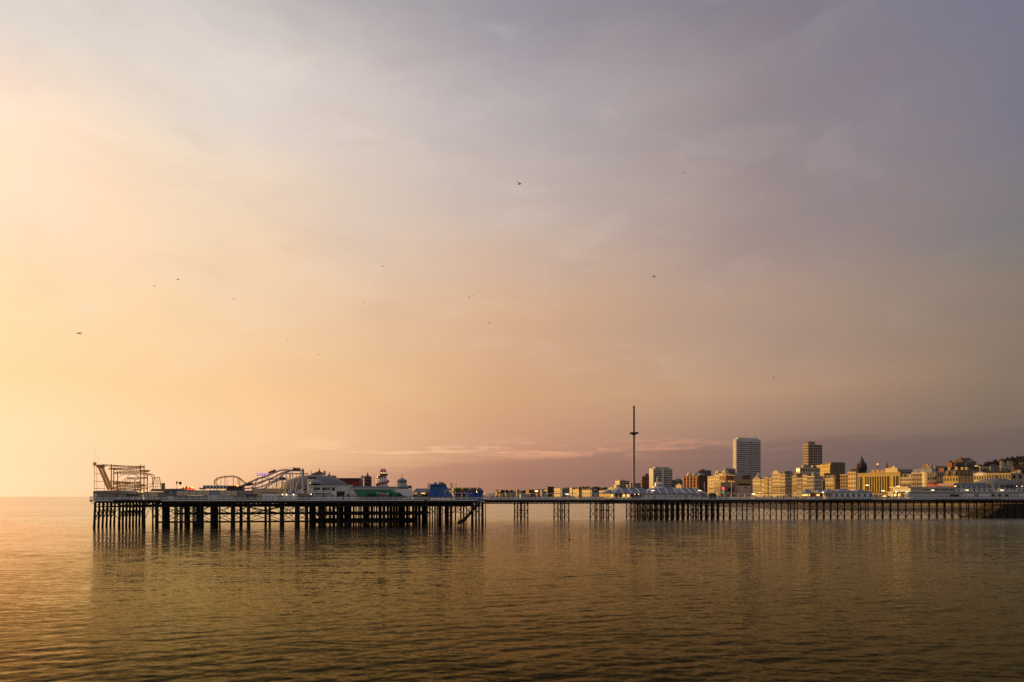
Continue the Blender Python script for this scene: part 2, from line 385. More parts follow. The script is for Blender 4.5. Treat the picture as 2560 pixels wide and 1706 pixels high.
# surf line
vs = []; fs = []
for i, p in enumerate(SP[:60]):
    j = 1.2*math.sin(i*.9)+.6*math.sin(i*2.3)
    for t, z in ((-2.2+j, .14), (5.2+.4*j, .16)): vs.append((p[0]+DIR[0]*t, p[1]+DIR[1]*t, z))
    if i: fs.append((2*i-2, 2*i-1, 2*i+1, 2*i))
solo('surf', MB().add(vs, fs), M('surf_foam', (.55,.53,.50), .8, .3, 1.2), WF, kind='structure')
# far hills behind the town
def hill(name, px0, px1, d, ys, col):
    n = 60; vs = []; fs = []
    for i in range(n+1):
        px = px0+(px1-px0)*i/n; py = np.interp(i/n, np.linspace(0, 1, len(ys)), ys)+1.0*math.sin(i*.8)+.5*math.sin(i*2.1)
        z = max(2., WZ(py, d))
        for dd, q in ((-.18, -.02), (-.1, .55), (0, 1), (.12, .7), (.3, -.02)): vs.append((WP(px, d*(1+dd*.6)), d*(1+dd), z*q))
        if i: fs += [((i-1)*5+j, (i-1)*5+j+1, i*5+j+1, i*5+j) for j in range(4)]
    solo(name, MB().add(vs, fs), col, WF, kind='structure', smooth=True)
hillm = M('far_hill', (.105,.078,.070), .95, .2, .002)
hill('hills', 1195, 1720, 6500, [1241,1231,1228,1224,1220,1222,1224,1222,1221,1222,1224,1227], hillm)

# ------------------------------------------------------------------ pier
HW, NW0, NW1 = 70., 38.6, 54.
UL, UR = U(224, 0), U(1212, 0)
UN1 = U(2640, NW0)
DZ = 9.0
pier = thing('pier', 'long seaside pier on dark iron piles, broad head at its seaward end', 'pier', PF, UL, 0, 0)
part('deck', MB().box(UL, UR, 0, HW, DZ-.45, DZ).box(UR+.002, UN1, NW0, NW1, DZ-.45, DZ), plank, pier)
# pale fascia boards
for a, b, zz in ((229, 284, 0), (403, 1060, 0), (1069, 1186, 0)):
    part('fascia', MB().box(U(a, 0), U(b, 0), -.12, -.003, DZ-.30+zz, DZ+.02), wpaint, pier)
part('fascia', MB().box(U(284, 0)+.01, U(403, 0)-.01, -.10, -.003, DZ-.42, DZ-.02), iron, pier)
part('fascia', MB().box(U(1216, NW0), UN1, NW0-.12, NW0-.003, DZ-.18, DZ+.04), wpaint, pier)
part('fascia', MB().prism([(U(1186,0)+.02,DZ-.3),(U(1192,0),DZ-.3),(U(1200,0),DZ-.75),(UR,DZ-.75),(UR,DZ-.45),(U(1202,0),DZ-.45),(U(1194,0),DZ+.02),(U(1186,0)+.02,DZ+.02)], -.12, -.003), wpaint, pier)
# head trusses: one row behind the other
def truss(u0, u1, w, z0, z1, step, r=.07, rc=.16):
    m = MB(); n = max(2, int(round((u1-u0)/step))); d = (u1-u0)/n
    m.box(u0, u1, w-rc, w+rc, z0-rc, z0+rc); m.box(u0, u1, w-rc, w+rc, z1-rc, z1+rc)
    for i in range(n):
        a = u0+i*d
        m.bar((a, w, z0), (a+d/2, w, z1), r, 4); m.bar((a+d/2, w, z1), (a+d, w, z0), r, 4)
        m.box(a-.06, a+.06, w-.06, w+.06, z0, z1)
    return m
for i, w in enumerate((.35, 6.2, 12.4, 19.0, 27, 36, 47, 58, 69)):
    part('truss', truss(UL+1.2, UR-.6, w, DZ-2.15, DZ-.75, 4.1 if i == 0 else 3.1, .10 if i == 0 else .09, .17), iron, pier)
part('girder', MB().box(U(405, 0), UR-.6, .12, .30, DZ-1.1, DZ-.46), iron, pier)
part('girder', MB().box(U(405, 3), U(590, 3), 3, 3.2, DZ-2.1, DZ-.46).box(U(715, 3), U(1180, 3), 3, 3.2, DZ-2.1, DZ-.46), iron, pier)  # solid plate added to block light through the truss rows
m = MB()
for k in range(21):
    u = UL+1.5+k*(UR-UL-3)/20
    m.box(u-.15, u+.15, .6, HW-.5, DZ-.95, DZ-.46)
part('cross_beam', m, iron, pier)
# neck: plate girder with lattice lower edge
GZ = Zp(1259.5, 1350, NW0)
part('girder', MB().box(U(1216, NW0), UN1, NW0+.1, NW0+.3, DZ-1.25, DZ-.46), iron, pier)
part('girder', MB().box(U(1216, NW0), UN1, NW1-.3, NW1-.1, DZ-1.25, DZ-.46), iron, pier)
part('lattice_girder', truss(U(1210, NW0), UN1, NW0+.2, GZ, DZ-1.2, 1.9, .07, .09), iron, pier)
part('lattice_girder', truss(U(1210, NW0), UN1, NW0+5.3, GZ, DZ-1.2, 1.9, .07, .09), iron, pier)
part('lattice_girder', truss(U(1210, NW0), UN1, NW1-.4, GZ, DZ-1.2, 1.9, .07, .09), iron, pier)
# landings hung under the neck deck edge
for a, b in ((1514, 1537), (1629, 1668), (1708, 1725), (2062, 2178), (2340, 2500)):
    part('landing', MB().box(U(a, NW0), U(b, NW0), NW0-.9, NW0-.13, DZ-.75, DZ-.1), iron, pier)

PILES = []     # u, w, r, ztop, priority
def bent(px, n, sp, r, w0=.4, pr=1, zt=DZ-.8, rake=0.):
    u = U(px, w0)
    for i in range(n): PILES.append((u, w0+i*sp, r*(1 if i == 0 else .9), zt, pr if i == 0 else pr+1, rake))
bent(238.5, 6, 3.1, .38, rake=-.35); bent(299, 8, 2.9, .40, rake=-.15); bent(361, 1, 3, .33); bent(382, 1, 3, .28, 4)
bent(390.3, 1, 2.2, .36, .4); bent(394, 1, 2, .33, 1.6)
def block(p0, p1, r, w0=.4, sp=1.0, pr=1):
    q0 = p0+r*F/DY(U(p0, w0), w0); q1 = p1-r*F/DY(U(p1, w0), w0)
    dep = max(0, (q1-q0)/((990.-q0)/226.)) if abs(990-q0) > 30 else 8
    n = max(1, min(20, int(dep/sp)+1)); bent(q0, n, sp, r, w0, pr)
block(405, 426, .48, 3); bent(437.5, 2, 2, .27, 2); bent(450, 3, 1.2, .18, 9, 2); bent(456, 2, 2.5, .16, 20, 2)
block(462, 476, .45, 6); bent(483, 2, 2, .26, 5, 2); block(490, 511, .46, 3); bent(501, 1, 3, .27)
block(526, 548, .52, 1.5); bent(549.5, 1, 1, .28, 6); block(577, 589.5, .50, 1.5); bent(601, 3, 1.0, .34, 9)
block(617, 627, .56, .5); bent(663, 2, 1.6, .28, 12); bent(673.5, 2, 1.6, .27, 20)
block(699.5, 711.5, .5, 1); block(737, 750.5, .56, 1); bent(765, 1, 1.2, .40, .5); bent(769, 1, 9, .24, 10); block(773, 791, .5, 2)
block(801, 814, .50, 2); bent(826, 1, 1, .2, 12, 2); block(843, 852, .46, .5, 1.2); block(867, 880, .42, 4, 1.6)
block(907, 919, .42, 3, 2); bent(930, 2, 6, .2, 6, 2); bent(948, 3, 8, .2, 14, 2)
bent(959, 3, 1.4, .42, .5); bent(985, 12, 1.4, .36, 3); bent(992, 14, 1.5, .36, 6); bent(998, 10, 2, .3, 12)
bent(1040.5, 1, 3, .33, 6); bent(1049.5, 1, 3, .33, 9); bent(1058, 1, 3, .35, 14); bent(1067, 2, 1.0, .40, .5)
for px, w, r in ((1074.5,26,.27),(1081,34,.24),(1087.5,30,.30),(1093,40,.3),(1098,14,.36),(1101.5,18,.36),(1106,48,.2),(1113,40,.25),(1117.5,5,.42),(1120,9,.36),(1138.5,52,.30),(1152,48,.33),(1159,30,.31),(1190,14,.33),(1197.5,22,.33),(1166,60,.2),(1130,62,.2)):
    bent(px, 1, 1, r, w)
bent(1127.5, 2, 1, .42, .5); bent(1181, 2, 1, .40, .5); bent(1206.5, 2, 1.1, .38, 2.5); bent(1214, 1, 1, .16, 20)
for i in range(170):               # the crowded field of old piles in the middle of the head
    PILES.append((U(rng.uniform(790, 1064), 30)+rng.normal(0, 1), rng.uniform(8, 66), rng.uniform(.15, .28), DZ-.8, 4, 0))
# neck piles
clus = []
def cluster(pxs, rows, pr=2):
    us = [U(p, NW0+.4) for p in pxs]
    for u in us:
        for j, w in enumerate(rows): PILES.append((u, w, .26, DZ-1.2, pr if w < NW0+1 else 3, 0))
    clus.append((us, rows))
R3 = (NW0+.4, NW0+7.6, NW1-.5); R4 = (NW0+.4, NW0+5.3, NW0+10.2, NW1-.5); R2 = (NW0+.4, NW1-.5)
cluster((1301.5, 1319.5), R3); cluster((1405, 1422), R3); cluster((1500, 1517, 1534.5), R3)
cluster([1595+i*13.7 for i in range(12)], R4)
cluster((1763.5, 1778, 1792.5, 1808, 1823.5), R4); cluster((1867, 1882.5, 1898), R2); cluster((1953.5, 1970.5, 1986), R2)
cluster([2023+i*17.6 for i in range(9)], R2); cluster([2185.5+i*19.7 for i in range(23)], R2)
for us, rows in clus:
    m = MB()
    zb, zm, zt = .6, 4.35, GZ-.1
    for w in rows:
        m.box(us[0], us[-1], w-.07, w+.07, zm-.1, zm+.1); m.box(us[0], us[-1], w-.06, w+.06, zt-.1, zt+.1)
        for a, b in zip(us[:-1], us[1:]):
            if w in (rows[0], rows[-1]):
                for z0, z1 in ((zb, zm), (zm, zt)):
                    if us[0] > U(2100, NW0) and z0 == zm: continue
                    m.bar((a, w, z0), (b, w, z1), .085, 4); m.bar((a, w, z1), (b, w, z0), .085, 4)
    for u in us:
        for z in (zm, zt): m.box(u-.05, u+.05, rows[0], rows[-1], z-.08, z+.08)
        for a, b in zip(rows[:-1], rows[1:]):
            m.bar((u, a, zb), (u, b, zm), .035, 4); m.bar((u, b, zb), (u, a, zm), .035, 4)
    part('cross_bracing', m, iron, pier)
PILES.sort(key=lambda p: (p[4], p[1]))
def pile_mb(m, p):
    u, w, r, zt, pr, rk = p
    zs = [-2.5, 0, 1.6, 2.4, zt]; rs = [r*1.12, r*1.12, r*1.08, r, r]
    return m.tube([(u-rk*(z/9-1), w, z) for z in zs], rs, 8)
for p in PILES[:99]: part('pile', pile_mb(MB(), p), weed, pier)
m = MB()
for p in PILES[99:]: pile_mb(m, p)
tag(part('piles', m, weed, pier), kind='stuff')
# bracing under the head
m = MB()
def bx(p0, p1, w, z0, z1, r=.08):
    m.bar((U(p0, w), w, z0), (U(p1, w), w, z1), r, 5); m.bar((U(p0, w), w, z1), (U(p1, w), w, z0), r, 5)
for w in (1., 10.): 
    m.box(U(395, w), U(800, w), w-.12, w+.12, 1.55, 1.85); m.box(U(440, w), U(1075, w), w-.14, w+.14, 4.35, 4.75)
m.box(U(440, 14), U(1075, 14), 13.8, 14.2, 3.9, 4.3)
m.box(U(790, 6), U(1068, 6), 5.8, 6.2, 3.7, 4.75); m.box(U(780, 8), U(1035, 8), 7.8, 8.2, 1.3, 2.6).box(U(795, 12), U(1040, 12), 11.8, 12.2, 3.6, 4.9).box(U(775, 15), U(1035, 15), 14.8, 15.2, .6, 1.9); m.box(U(800, 3), U(1000, 3), 2.8, 3.2, 1.2, 2.0)  # extra wide beams added to darken the middle of the head
for a, b in zip((407, 463, 526, 577, 618, 705, 737, 773, 803), (463, 526, 577, 618, 700, 737, 773, 803, 846)):
    bx(a, b, 1.0, 1.9, 4.5, .11); bx(a, b, 1.0, 4.6, 6.8, .13); bx(a, b, 16, 2, 6.7, .11)
bx(618, 705, .6, 4.2, 6.7, .14); bx(737, 763, .6, 4.4, 6.6, .1)
for a, b in ((238.5, 299), (299, 361), (361, 390)):
    m.bar((U(a, .4), .4, 2.6), (U((a+b)/2, .4), .4, 6.8), .1, 5); m.bar((U(b, .4), .4, 2.6), (U((a+b)/2, .4), .4, 6.8), .1, 5)
for px, n, sp in ((238.5, 6, 3.1), (299, 8, 2.9)):
    u = U(px, .4)
    for i in range(n-1):
        w = .4+i*sp
        m.bar((u, w, 3), (u, w+sp, 6.6), .1, 5); m.bar((u, w, 6.6), (u, w+sp, 3), .1, 5)
        m.bar((u+.3, w, 3.6), (u+2.6, w, 6.8), .1, 4)
    m.box(u-.14, u+.14, .4, .4+(n-1)*sp, DZ-2.35, DZ-2.0)
for a, b, w in ((382, 406, 4), (437, 463, 5), (1067, 1098, 2), (1098, 1127, 2), (1138, 1159, 40), (1127, 1152, 30), (1159, 1181, 20), (1181, 1207, 2), (1040, 1067, 8)):
    bx(a, b, w, 3.0, 6.8, .11)
for k in (501, 621, 705, 765, 846, 959, 1067, 1127, 1181):       # Y brackets at the front posts
    for s in (-1, 1): m.bar((U(k, 0), .35, 3.8), (U(k, 0)+s*2.2, .35, 6.8), .08, 5)
m.bar((U(224, 0)+.2, .2, DZ-.5), (U(237, 0), .4, DZ-1.7), .08, 5)
part('bracing', m, iron, pier)
# railing in bays, one mesh repeated
def rail_bay(L, n):
    m = MB()
    for k in range(n+1): m.box(k*L/n-.045, k*L/n+.045, -.045, .045, 0, 1.18)
    m.box(0, L, -.04, .04, 1.06, 1.14); m.box(0, L, -.03, .03, .12, .17)
    return m
def rail_fill(L):
    m = MB()
    for k in range(int(L/.17)): m.box(k*.17+.05, k*.17+.12, -.012, .012, .17, 1.06)
    return m
def railing(u0, u1, w, n, nb=3):
    L = (u1-u0)/n
    me = mesh('railing_bay', rail_bay(L, nb), iron); mf = mesh('baluster_panel', rail_fill(L), wpaint)
    for k in range(n):
        o = inst('railing_bay', me, pier, (u0+k*L, w, DZ))
        f = bpy.data.objects.new('baluster_panel', mf); COL.objects.link(f); f.parent = o
railing(UL+.1, UR-.1, .12, 22); railing(UR+.1, U(2560, NW0)+8, NW0+.12, 38)
# boarding stair down to the water
m = MB()
P0 = pt(1199, 1256, -.9); P1 = pt(1157, 1305, -.9)
for w in (-2.0, -.3): m.tube([(P0[0], w, P0[2]), (P1[0], w, P1[2])], .38, 4)
for k in range(26):
    f = k/25; u = P0[0]+(P1[0]-P0[0])*f; z = P0[2]+(P1[2]-P0[2])*f
    m.box(u-.18, u+.18, -1.9, -.4, z-.05, z+.05)
for w in (-2.05, -.25):
    m.bar((P0[0], w, P0[2]+1), (P1[0], w, P1[2]+1), .05)
    for k in range(9):
        f = k/8; u = P0[0]+(P1[0]-P0[0])*f; z = P0[2]+(P1[2]-P0[2])*f; m.bar((u, w, z), (u, w, z+1), .04, 4)
part('stairway', m, iron, pier)
a = pt(1142, 1311, -1); b = pt(1156, 1304, -1)
m = MB().prism([(a[0], 1.0), (a[0]+1.0, 2.0), (b[0], 2.4), (b[0]+.5, 1.9), (b[0]-.4, .7), (a[0]+.4, .6)], -2.3, -.2)
for px in (1146, 1163): m.bar((U(px, -.6), -.6, -2), (U(px, -.6), -.6, 3.2), .12)
part('landing', m, iron, pier)

# ------------------------------------------------------------------ things standing on the pier
def pth(name, label, cat, px, w, z=DZ, group=None):
    return thing(name, label, cat, PF, U(px, w), w, z, group)
def pbox(m, px0, px1, y0, y1, w0, w1, zb=None):     # box between photograph columns and heights
    z0 = Zp(y1, (px0+px1)/2, w0) if zb is None else zb
    return m.box(U(px0, w0), U(px1, w0), w0, w1, z0, Zp(y0, (px0+px1)/2, w0))
def poly(pts, w): return [(U(p, w), Zp(y, p, w)) for p, y in pts]
def line(pts, w): return [pt(p, y, w) for p, y in pts]
def smooth_line(pts, w, k=6):
    P = np.array(pts, float); d = np.r_[0, np.cumsum(np.hypot(*np.diff(P, axis=0).T))]; out = []
    n = len(P)*k
    for s in np.linspace(0, d[-1], n):     # Catmull-Rom by segment
        i = min(max(np.searchsorted(d, s)-1, 0), len(P)-2); t = (s-d[i])/(d[i+1]-d[i]+1e-9)
        p0 = P[max(i-1, 0)]; p1 = P[i]; p2 = P[i+1]; p3 = P[min(i+2, len(P)-1)]
        q = .5*((2*p1)+(-p0+p2)*t+(2*p0-5*p1+4*p2-p3)*t*t+(-p0+3*p1-3*p2+p3)*t**3)
        out.append(pt(q[0], q[1], w))
    return out

# --- wild mouse style steel coaster at the seaward end
t = pth('steel_coaster', 'ochre steel coaster frame with stacked level tracks and an inclined lift at the seaward end', 'roller coaster', 300, 14)
for off, w in ((0, 9.0), (8, 11.0)):
    for dx in (-1.6, 1.6):
        part('lift_track', MB().tube(line([(243+off+dx, 1164), (249+off+dx, 1172), (271+off+dx, 1225)], w), .17, 5), rust, t)
    m = MB()
    for k in range(22):
        f = k/21; m.tube(line([(245.5+off-1+f*25, 1168+f*55), (245.5+off+5+f*25, 1166.5+f*55)], w), .12, 4)
    part('lift_steps', m, rust, t)
for px, w in ((235.5, 10), (242, 12), (261, 12), (271.5, 9)):
    part('lift_tower_leg', MB().bar(pt(px, 1160 if px < 240 else 1168 if px < 262 else 1195, w), (U(px, w), w, DZ+2), .07, 4), rust, t)
m = MB()
for y, a, b in ((1168, 235, 262), (1185, 235, 252), (1204, 235, 268), (1222, 236, 262)): m.tube(line([(a, y), (b, y)], 11), .08, 4)
part('lift_landing', m, rust, t)
part('sign_board', pbox(MB(), 232.8, 240, 1156, 1164.5, 10, 10.4), M('sunlit_peach', (.75,.5,.3), .6), t)  # sun shining through the board is put into its peach colour
part('lift_motor_deck', pbox(MB(), 240, 254, 1162, 1166.5, 9, 12), rust, t)
for px, w, y in ((278.5, 8, 1161), (284.5, 13, 1170), (294, 20, 1180), (352, 8, 1162), (360.2, 12, 1164), (368.5, 19, 1187), (313, 24, 1196), (337, 24, 1196)):
    part('column', MB().tube([pt(px, y, w), (U(px, w)-.05, w, DZ+1)], .17 if px not in (313, 337) else .1, 6), rust, t)
tiers = [(254,1163,361,1168,7),(281,1164.5,352,1167.5,8),(271,1172,352,1170.5,9),(284,1173,375,1178,13),(290,1181,372,1178.5,13),(284,1183,368,1184.5,18),
         (274,1204,352,1207.5,8),(284,1208,350,1206.5,12),(281,1210,360,1213,8),(290,1216,366,1214,13),(281,1219,352,1217,9),(284,1222,370,1221,16),(290,1223.5,352,1226,10),(318,1196,368,1195,22)]
for x0, y0, x1, y1, w in tiers:
    m = MB()
    for dz in (-.22, .22): m.tube([tuple(np.array(p)+np.array([0, dz*2, dz])) for p in line([(x0, y0), ((x0+x1)/2, (y0+y1)/2+.9), (x1, y1)], w)], .09, 4)
    for k in range(12):
        f = (k+.5)/12; p = pt(x0+(x1-x0)*f, y0+(y1-y0)*f, w); m.box(p[0]-.05, p[0]+.05, w-.6, w+.6, p[2]-.1, p[2]+.1)
    part('track_tier', m, rust, t)
m = MB()
for pts in (((296,1193),(325,1181)), ((330,1182),(352,1198)), ((300,1188),(312,1181)), ((305,1204),(328,1184)), ((336,1184),(348,1194)), ((318,1196),(324,1203)), ((330,1196),(324,1203)), ((330,1196),(338,1203)), ((344,1196),(338,1203)), ((344,1196),(350,1203)),
            ((288,1225),(294,1205)), ((356,1226),(352,1206)), ((311,1225),(319,1196)), ((300,1225),(300,1205)), ((320,1225),(320,1206)), ((345,1225),(345,1206))):
    m.tube(line(pts, 18), .07, 4)
part('brace', m, rust, t)
for pts in (((362,1185),(376,1185.5),(383,1188),(386,1196),(383,1213),(384,1225)), ((364,1189),(374,1187),(380,1192),(382,1204),(381,1212)), ((382,1196),(397,1194.5),(399,1196),(402,1214),(403,1222))):
    part('drop_track', MB().tube(smooth_line(pts, 16, 4), .14, 5), rust, t)
m = MB()
for px in (374.5, 380, 389, 394.5, 403): m.bar(pt(px, 1209, 17), (U(px, 17), 17, DZ+2), .06, 4)
for y in (1210, 1217): m.tube(line([(373, y), (404, y)], 17), .06, 4)
for k in range(4): m.tube(line([(388+k*3, 1196+k), (390+k*2, 1208)], 17), .05, 4)
part('scaffold', m, rust, t)
part('panel', pbox(MB(), 404, 411.5, 1208, 1222.5, 17, 17.5), M('olive_board', (.20,.19,.03), .7), t)
for px, y in ((237.5, 1118), (247, 1141)):
    solo('flagpole', MB().bar(pt(px, y, 12), (U(px, 12), 12, DZ), .03, 5), M('pale_pole', (.6,.5,.38), .6), PF, 'thin bare pole, the %s of two above the coaster lift' % ('taller' if y < 1130 else 'shorter'), 'pole')

# --- low ride buildings along the seaward edge
t = pth('ride_station', 'grey station shed with curved eaves and a red poster at the seaward tip', 'shed', 270, 3)
part('wall', pbox(MB(), 233, 316, 1229.5, 0, 3, 12, DZ), gpaint, t)
part('roof', MB().prism(poly([(232,1230),(236,1227.5),(296,1226),(318,1230),(345,1235),(345,1236.5),(232,1230.8)], 2.6), 2.6, 12.4), conc, t)
part('door', pbox(MB(), 237, 242, 1234.5, 1249, 2.9, 2.98), white, t)
part('poster', pbox(MB(), 289.3, 295.5, 1233, 1240.5, 2.9, 2.98), M('red_poster', (.5,.03,.05), .5), t)
for k in range(7): part('wall_panel', pbox(MB(), 246+k*6, 251.5+k*6, 1231.5, 1246, 2.9, 2.97), conc, t)
t = pth('kiosk', 'white low kiosk with a strip of small windows beside the grey station shed', 'kiosk', 330, 4)
part('wall', pbox(MB(), 311, 346, 1234.5, 0, 4, 8, DZ), wpaint, t)
for k in range(5): part('window', pbox(MB(), 314.5+k*6, 319+k*6, 1237, 1240.5, 3.9, 3.98), glass, t)
part('roof', pbox(MB(), 310, 347, 1233.6, 1234.6, 3.7, 8.3), conc, t)
solo('ride_boom', MB().tube(line([(337, 1224), (339, 1226), (347, 1241)], 3), .16, 5).box(U(335.5,3), U(340,3), 2.6, 3.4, Zp(1226,337,3), Zp(1223,337,3)), M('dull_red_paint', (.22,.05,.04), .6), PF, 'dull red inclined boom rising above the white low kiosk', 'boom')
t = pth('cabin', 'cream and grey flat-roofed cabin standing at the coaster foot', 'cabin', 385, 2)
part('wall', pbox(MB(), 361, 395, 1231, 0, 2, 6, DZ), creamb, t); part('wall', pbox(MB(), 395.2, 411, 1231.6, 0, 2.2, 6, DZ), conc, t)
part('notice', pbox(MB(), 368, 371, 1234, 1240, 1.9, 1.98), M('mustard', (.35,.22,.03), .6), t)
part('roof', pbox(MB(), 360, 411.5, 1230.4, 1231.2, 1.8, 6.2), conc, t)
t = pth('ride_hall', 'slate grey hall with a low wide roof behind the cream cabin', 'hall', 430, 8)
part('wall', pbox(MB(), 408, 442, 1226, 0, 8, 18, DZ), M('slate_render', (.16,.165,.175), .8, .2, .4), t)
part('roof', MB().prism(poly([(376,1226.5),(380,1223),(445,1222),(462,1226),(470,1228),(376,1228.5)], 7.6), 7.6, 18.5), M('dull_roof', (.13,.12,.12), .8, .2, .4), t)
part('vent', pbox(MB(), 426.5, 429.5, 1230, 1234, 7.8, 7.98), white, t)
for i, (a, b, y, mt) in enumerate(((417, 436, 1240.5, white), (442, 520, 1239.5, conc), (520, 548, 1239, white), (549, 581, 1239.5, creamb), (581, 615, 1239.2, conc))):
    solo('hoarding', pbox(MB(), a, b, y, 0, 1.6, 1.9, DZ), mt, PF, ['short white hoarding in front of the slate grey hall', 'long grey hoarding below the cream glazed windbreak', 'white hoarding under the blue grey windbreak bay', 'cream hoarding below the right end of the windbreak', 'grey hoarding under the start of the white coaster tracks'][i], 'hoarding', 'low hoardings along the railing')
t = pth('windbreak', 'long cream panelled windbreak with dark posts and one blue grey bay', 'windbreak', 500, 3)
xs = [441, 458, 474, 491, 507, 524, 549, 564, 579, 594]
for k, (a, b) in enumerate(zip(xs[:-1], xs[1:])):
    part('panel', pbox(MB(), a+.25, b-.25, 1227.2 if a != 524 else 1226, 1239, 3, 3.1), M('blue_grey_panel', (.22,.25,.30), .5) if a == 524 else M('cream_panel', (.55,.47,.33), .5, .12, .5), t)
for a in xs: part('post', MB().bar(pt(a, 1226, 3), (U(a, 3), 3, DZ), .06, 4), iron, t)
part('top_rail', MB().tube(line([(441, 1227), (594, 1226.6)], 3), .06, 4), iron, t)
# lit round ride
t = pth('spinning_ride', 'small round ride with a glowing red and orange lamp crown', 'fairground ride', 466, 18)
c = pt(466, 1223, 18)
part('canopy', MB().lathe(c[0], c[1], [(2.6, c[2]-.7), (2.7, c[2]-.3), (2.0, c[2]+.2), (.8, c[2]+.7), (.2, c[2]+.9)], 20), M('maroon', (.16,.02,.02), .6), t)
em = M('lamp_orange', (1,.3,.08), .5, 0, emit=3.0, ecol=(1,.30,.05)); er = M('lamp_red', (1,.1,.05), .5, 0, emit=1.6, ecol=(1,.07,.03))
part('base', MB().lathe(c[0], c[1], [(2.4, DZ), (2.4, DZ+.6), (.4, DZ+.7), (.4, c[2]-.5)], 16), conc, t)
part('lamp_ring', MB().tube([(c[0]+2.75*math.cos(q), c[1]+2.75*math.sin(q), c[2]-.15) for q in np.linspace(0, 6.1, 20)], .16, 5), er, t)
for k in range(12):
    q = k*math.pi/6; part('lamp', MB().lathe(c[0]+2.1*math.cos(q), c[1]+2.1*math.sin(q), [(.05, c[2]+.2), (.17, c[2]+.4), (.13, c[2]+.7), (.03, c[2]+.85)], 6), em, t)
for px, y, n in ((442, 1206, 'slim'), (450.5, 1207, 'broad')):
    t = pth('speaker_post', 'dark %s loudspeaker head on a thin pole left of the glowing ride' % n, 'post', px, 14)
    part('pole', MB().bar(pt(px, y, 14), (U(px, 14), 14, DZ), .05, 5), iron, t)
    p = pt(px, y, 14); r = .28 if n == 'slim' else .55
    part('head', MB().lathe(p[0], p[1], [(.1, p[2]-.7), (r, p[2]-.3), (r*.9, p[2]+.1), (.1, p[2]+.35)], 10), iron, t)
# striped stall
def striped(name, ca, cb, per, axis='X', thr=.5):
    m = bpy.data.materials.new(name); m.use_nodes = True; tt = m.node_tree; b = tt.nodes['Principled BSDF']; b.inputs['Roughness'].default_value = .7
    co = tt.nodes.new('ShaderNodeTexCoord'); sp = tt.nodes.new('ShaderNodeSeparateXYZ'); tt.links.new(co.outputs['Object'], sp.inputs[0])
    if axis == 'A':
        a = tt.nodes.new('ShaderNodeMath'); a.operation = 'ARCTAN2'; tt.links.new(sp.outputs[0], a.inputs[0]); tt.links.new(sp.outputs[1], a.inputs[1]); src = a.outputs[0]
    else: src = sp.outputs['XYZ'.index(axis)]
    d = tt.nodes.new('ShaderNodeMath'); d.operation = 'MULTIPLY'; d.inputs[1].default_value = 1/per; tt.links.new(src, d.inputs[0])
    f = tt.nodes.new('ShaderNodeMath'); f.operation = 'FRACT'; tt.links.new(d.outputs[0], f.inputs[0])
    g = tt.nodes.new('ShaderNodeMath'); g.operation = 'GREATER_THAN'; g.inputs[1].default_value = thr; tt.links.new(f.outputs[0], g.inputs[0])
    x = tt.nodes.new('ShaderNodeMix'); x.data_type = 'RGBA'; x.inputs[6].default_value = (*ca, 1); x.inputs[7].default_value = (*cb, 1); tt.links.new(g.outputs[0], x.inputs[0])
    tt.links.new(x.outputs[2], b.inputs['Base Color']); return m
blue_str = striped('blue_white_stripe', (.03,.07,.20), (.60,.60,.60), 1.05)
t = pth('striped_stall', 'open stall with a blue and white striped valance under the arched coaster', 'stall', 535, 7)
part('valance', pbox(MB(), 507, 564, 1214, 1220, 7, 11), blue_str, t)
part('fascia', pbox(MB(), 507.5, 563.5, 1220.1, 1222, 7.2, 10.8), iron, t)
for px in (508, 526, 545, 563): part('post', MB().bar(pt(px, 1222, 7.5), (U(px, 7.5), 7.5, DZ), .09, 5), wpaint, t)
part('counter', pbox(MB(), 509, 562, 1229, 0, 8, 10, DZ), M('orange_counter', (.35,.14,.04), .7), t)
solo('stall_roof', MB().prism(poly([(496,1219.5),(507,1220.5),(509,1224),(500,1224)], 9), 9, 12), conc, PF, 'small grey slanted roof left of the striped stall', 'roof')
t = pth('game_stall', 'low dark stall with warm lights right of the striped valance', 'stall', 592, 9)
part('wall', pbox(MB(), 566, 604, 1217, 0, 9, 13, DZ), M('dark_stall', (.06,.045,.03), .8), t)
part('roof', MB().prism(poly([(564,1217.5),(570,1214.5),(600,1214.5),(606,1217.5)], 8.8), 8.8, 13.2), M('ochre_roof', (.15,.08,.02), .8), t)
c = pt(594, 1215, 8.6); part('lamp', MB().lathe(c[0], c[1], [(.05, c[2]-.3), (.28, c[2]-.1), (.25, c[2]+.2), (.05, c[2]+.3)], 8), em, t)
# arched coaster loop
t = pth('arched_coaster', 'rust coloured arched coaster loop on thin posts behind the striped stall', 'roller coaster', 575, 24)
for dx, dy, w in ((0, 0, 23), (2.0, 2.2, 24.5)):
    part('track_rail', MB().tube(smooth_line([(545, 1214), (538, 1210), (535.5+dx, 1205), (540+dx, 1198+dy), (551, 1193.3+dy), (566, 1191+dy), (583, 1190.5+dy), (596, 1194+dy), (606-dx, 1200.5+dy), (618-dx, 1211+dy)], w), .13, 5), rust, t)
m = MB()
for p in [(536.5,1204),(541,1198.5),(551,1194.5),(560,1193),(566,1192),(574,1191.6),(583,1191.7),(590,1193),(596,1195.3),(601,1199),(606,1202),(612,1207)]:
    a = pt(p[0], p[1]-.8, 23); b = pt(p[0]+.8, p[1]+1.8, 24.5); m.bar(a, b, .09, 4)
part('track_ties', m, rust, t)
for px, y in ((535.5, 1200), (542, 1194), (552, 1195), (562.5, 1189), (568, 1195), (583.5, 1188.5), (594.5, 1197), (597.5, 1196), (600, 1194)):
    part('post', MB().bar(pt(px, y, 24), (U(px, 24), 24, DZ), .10 if px not in (552, 568) else .06, 5), rust, t)

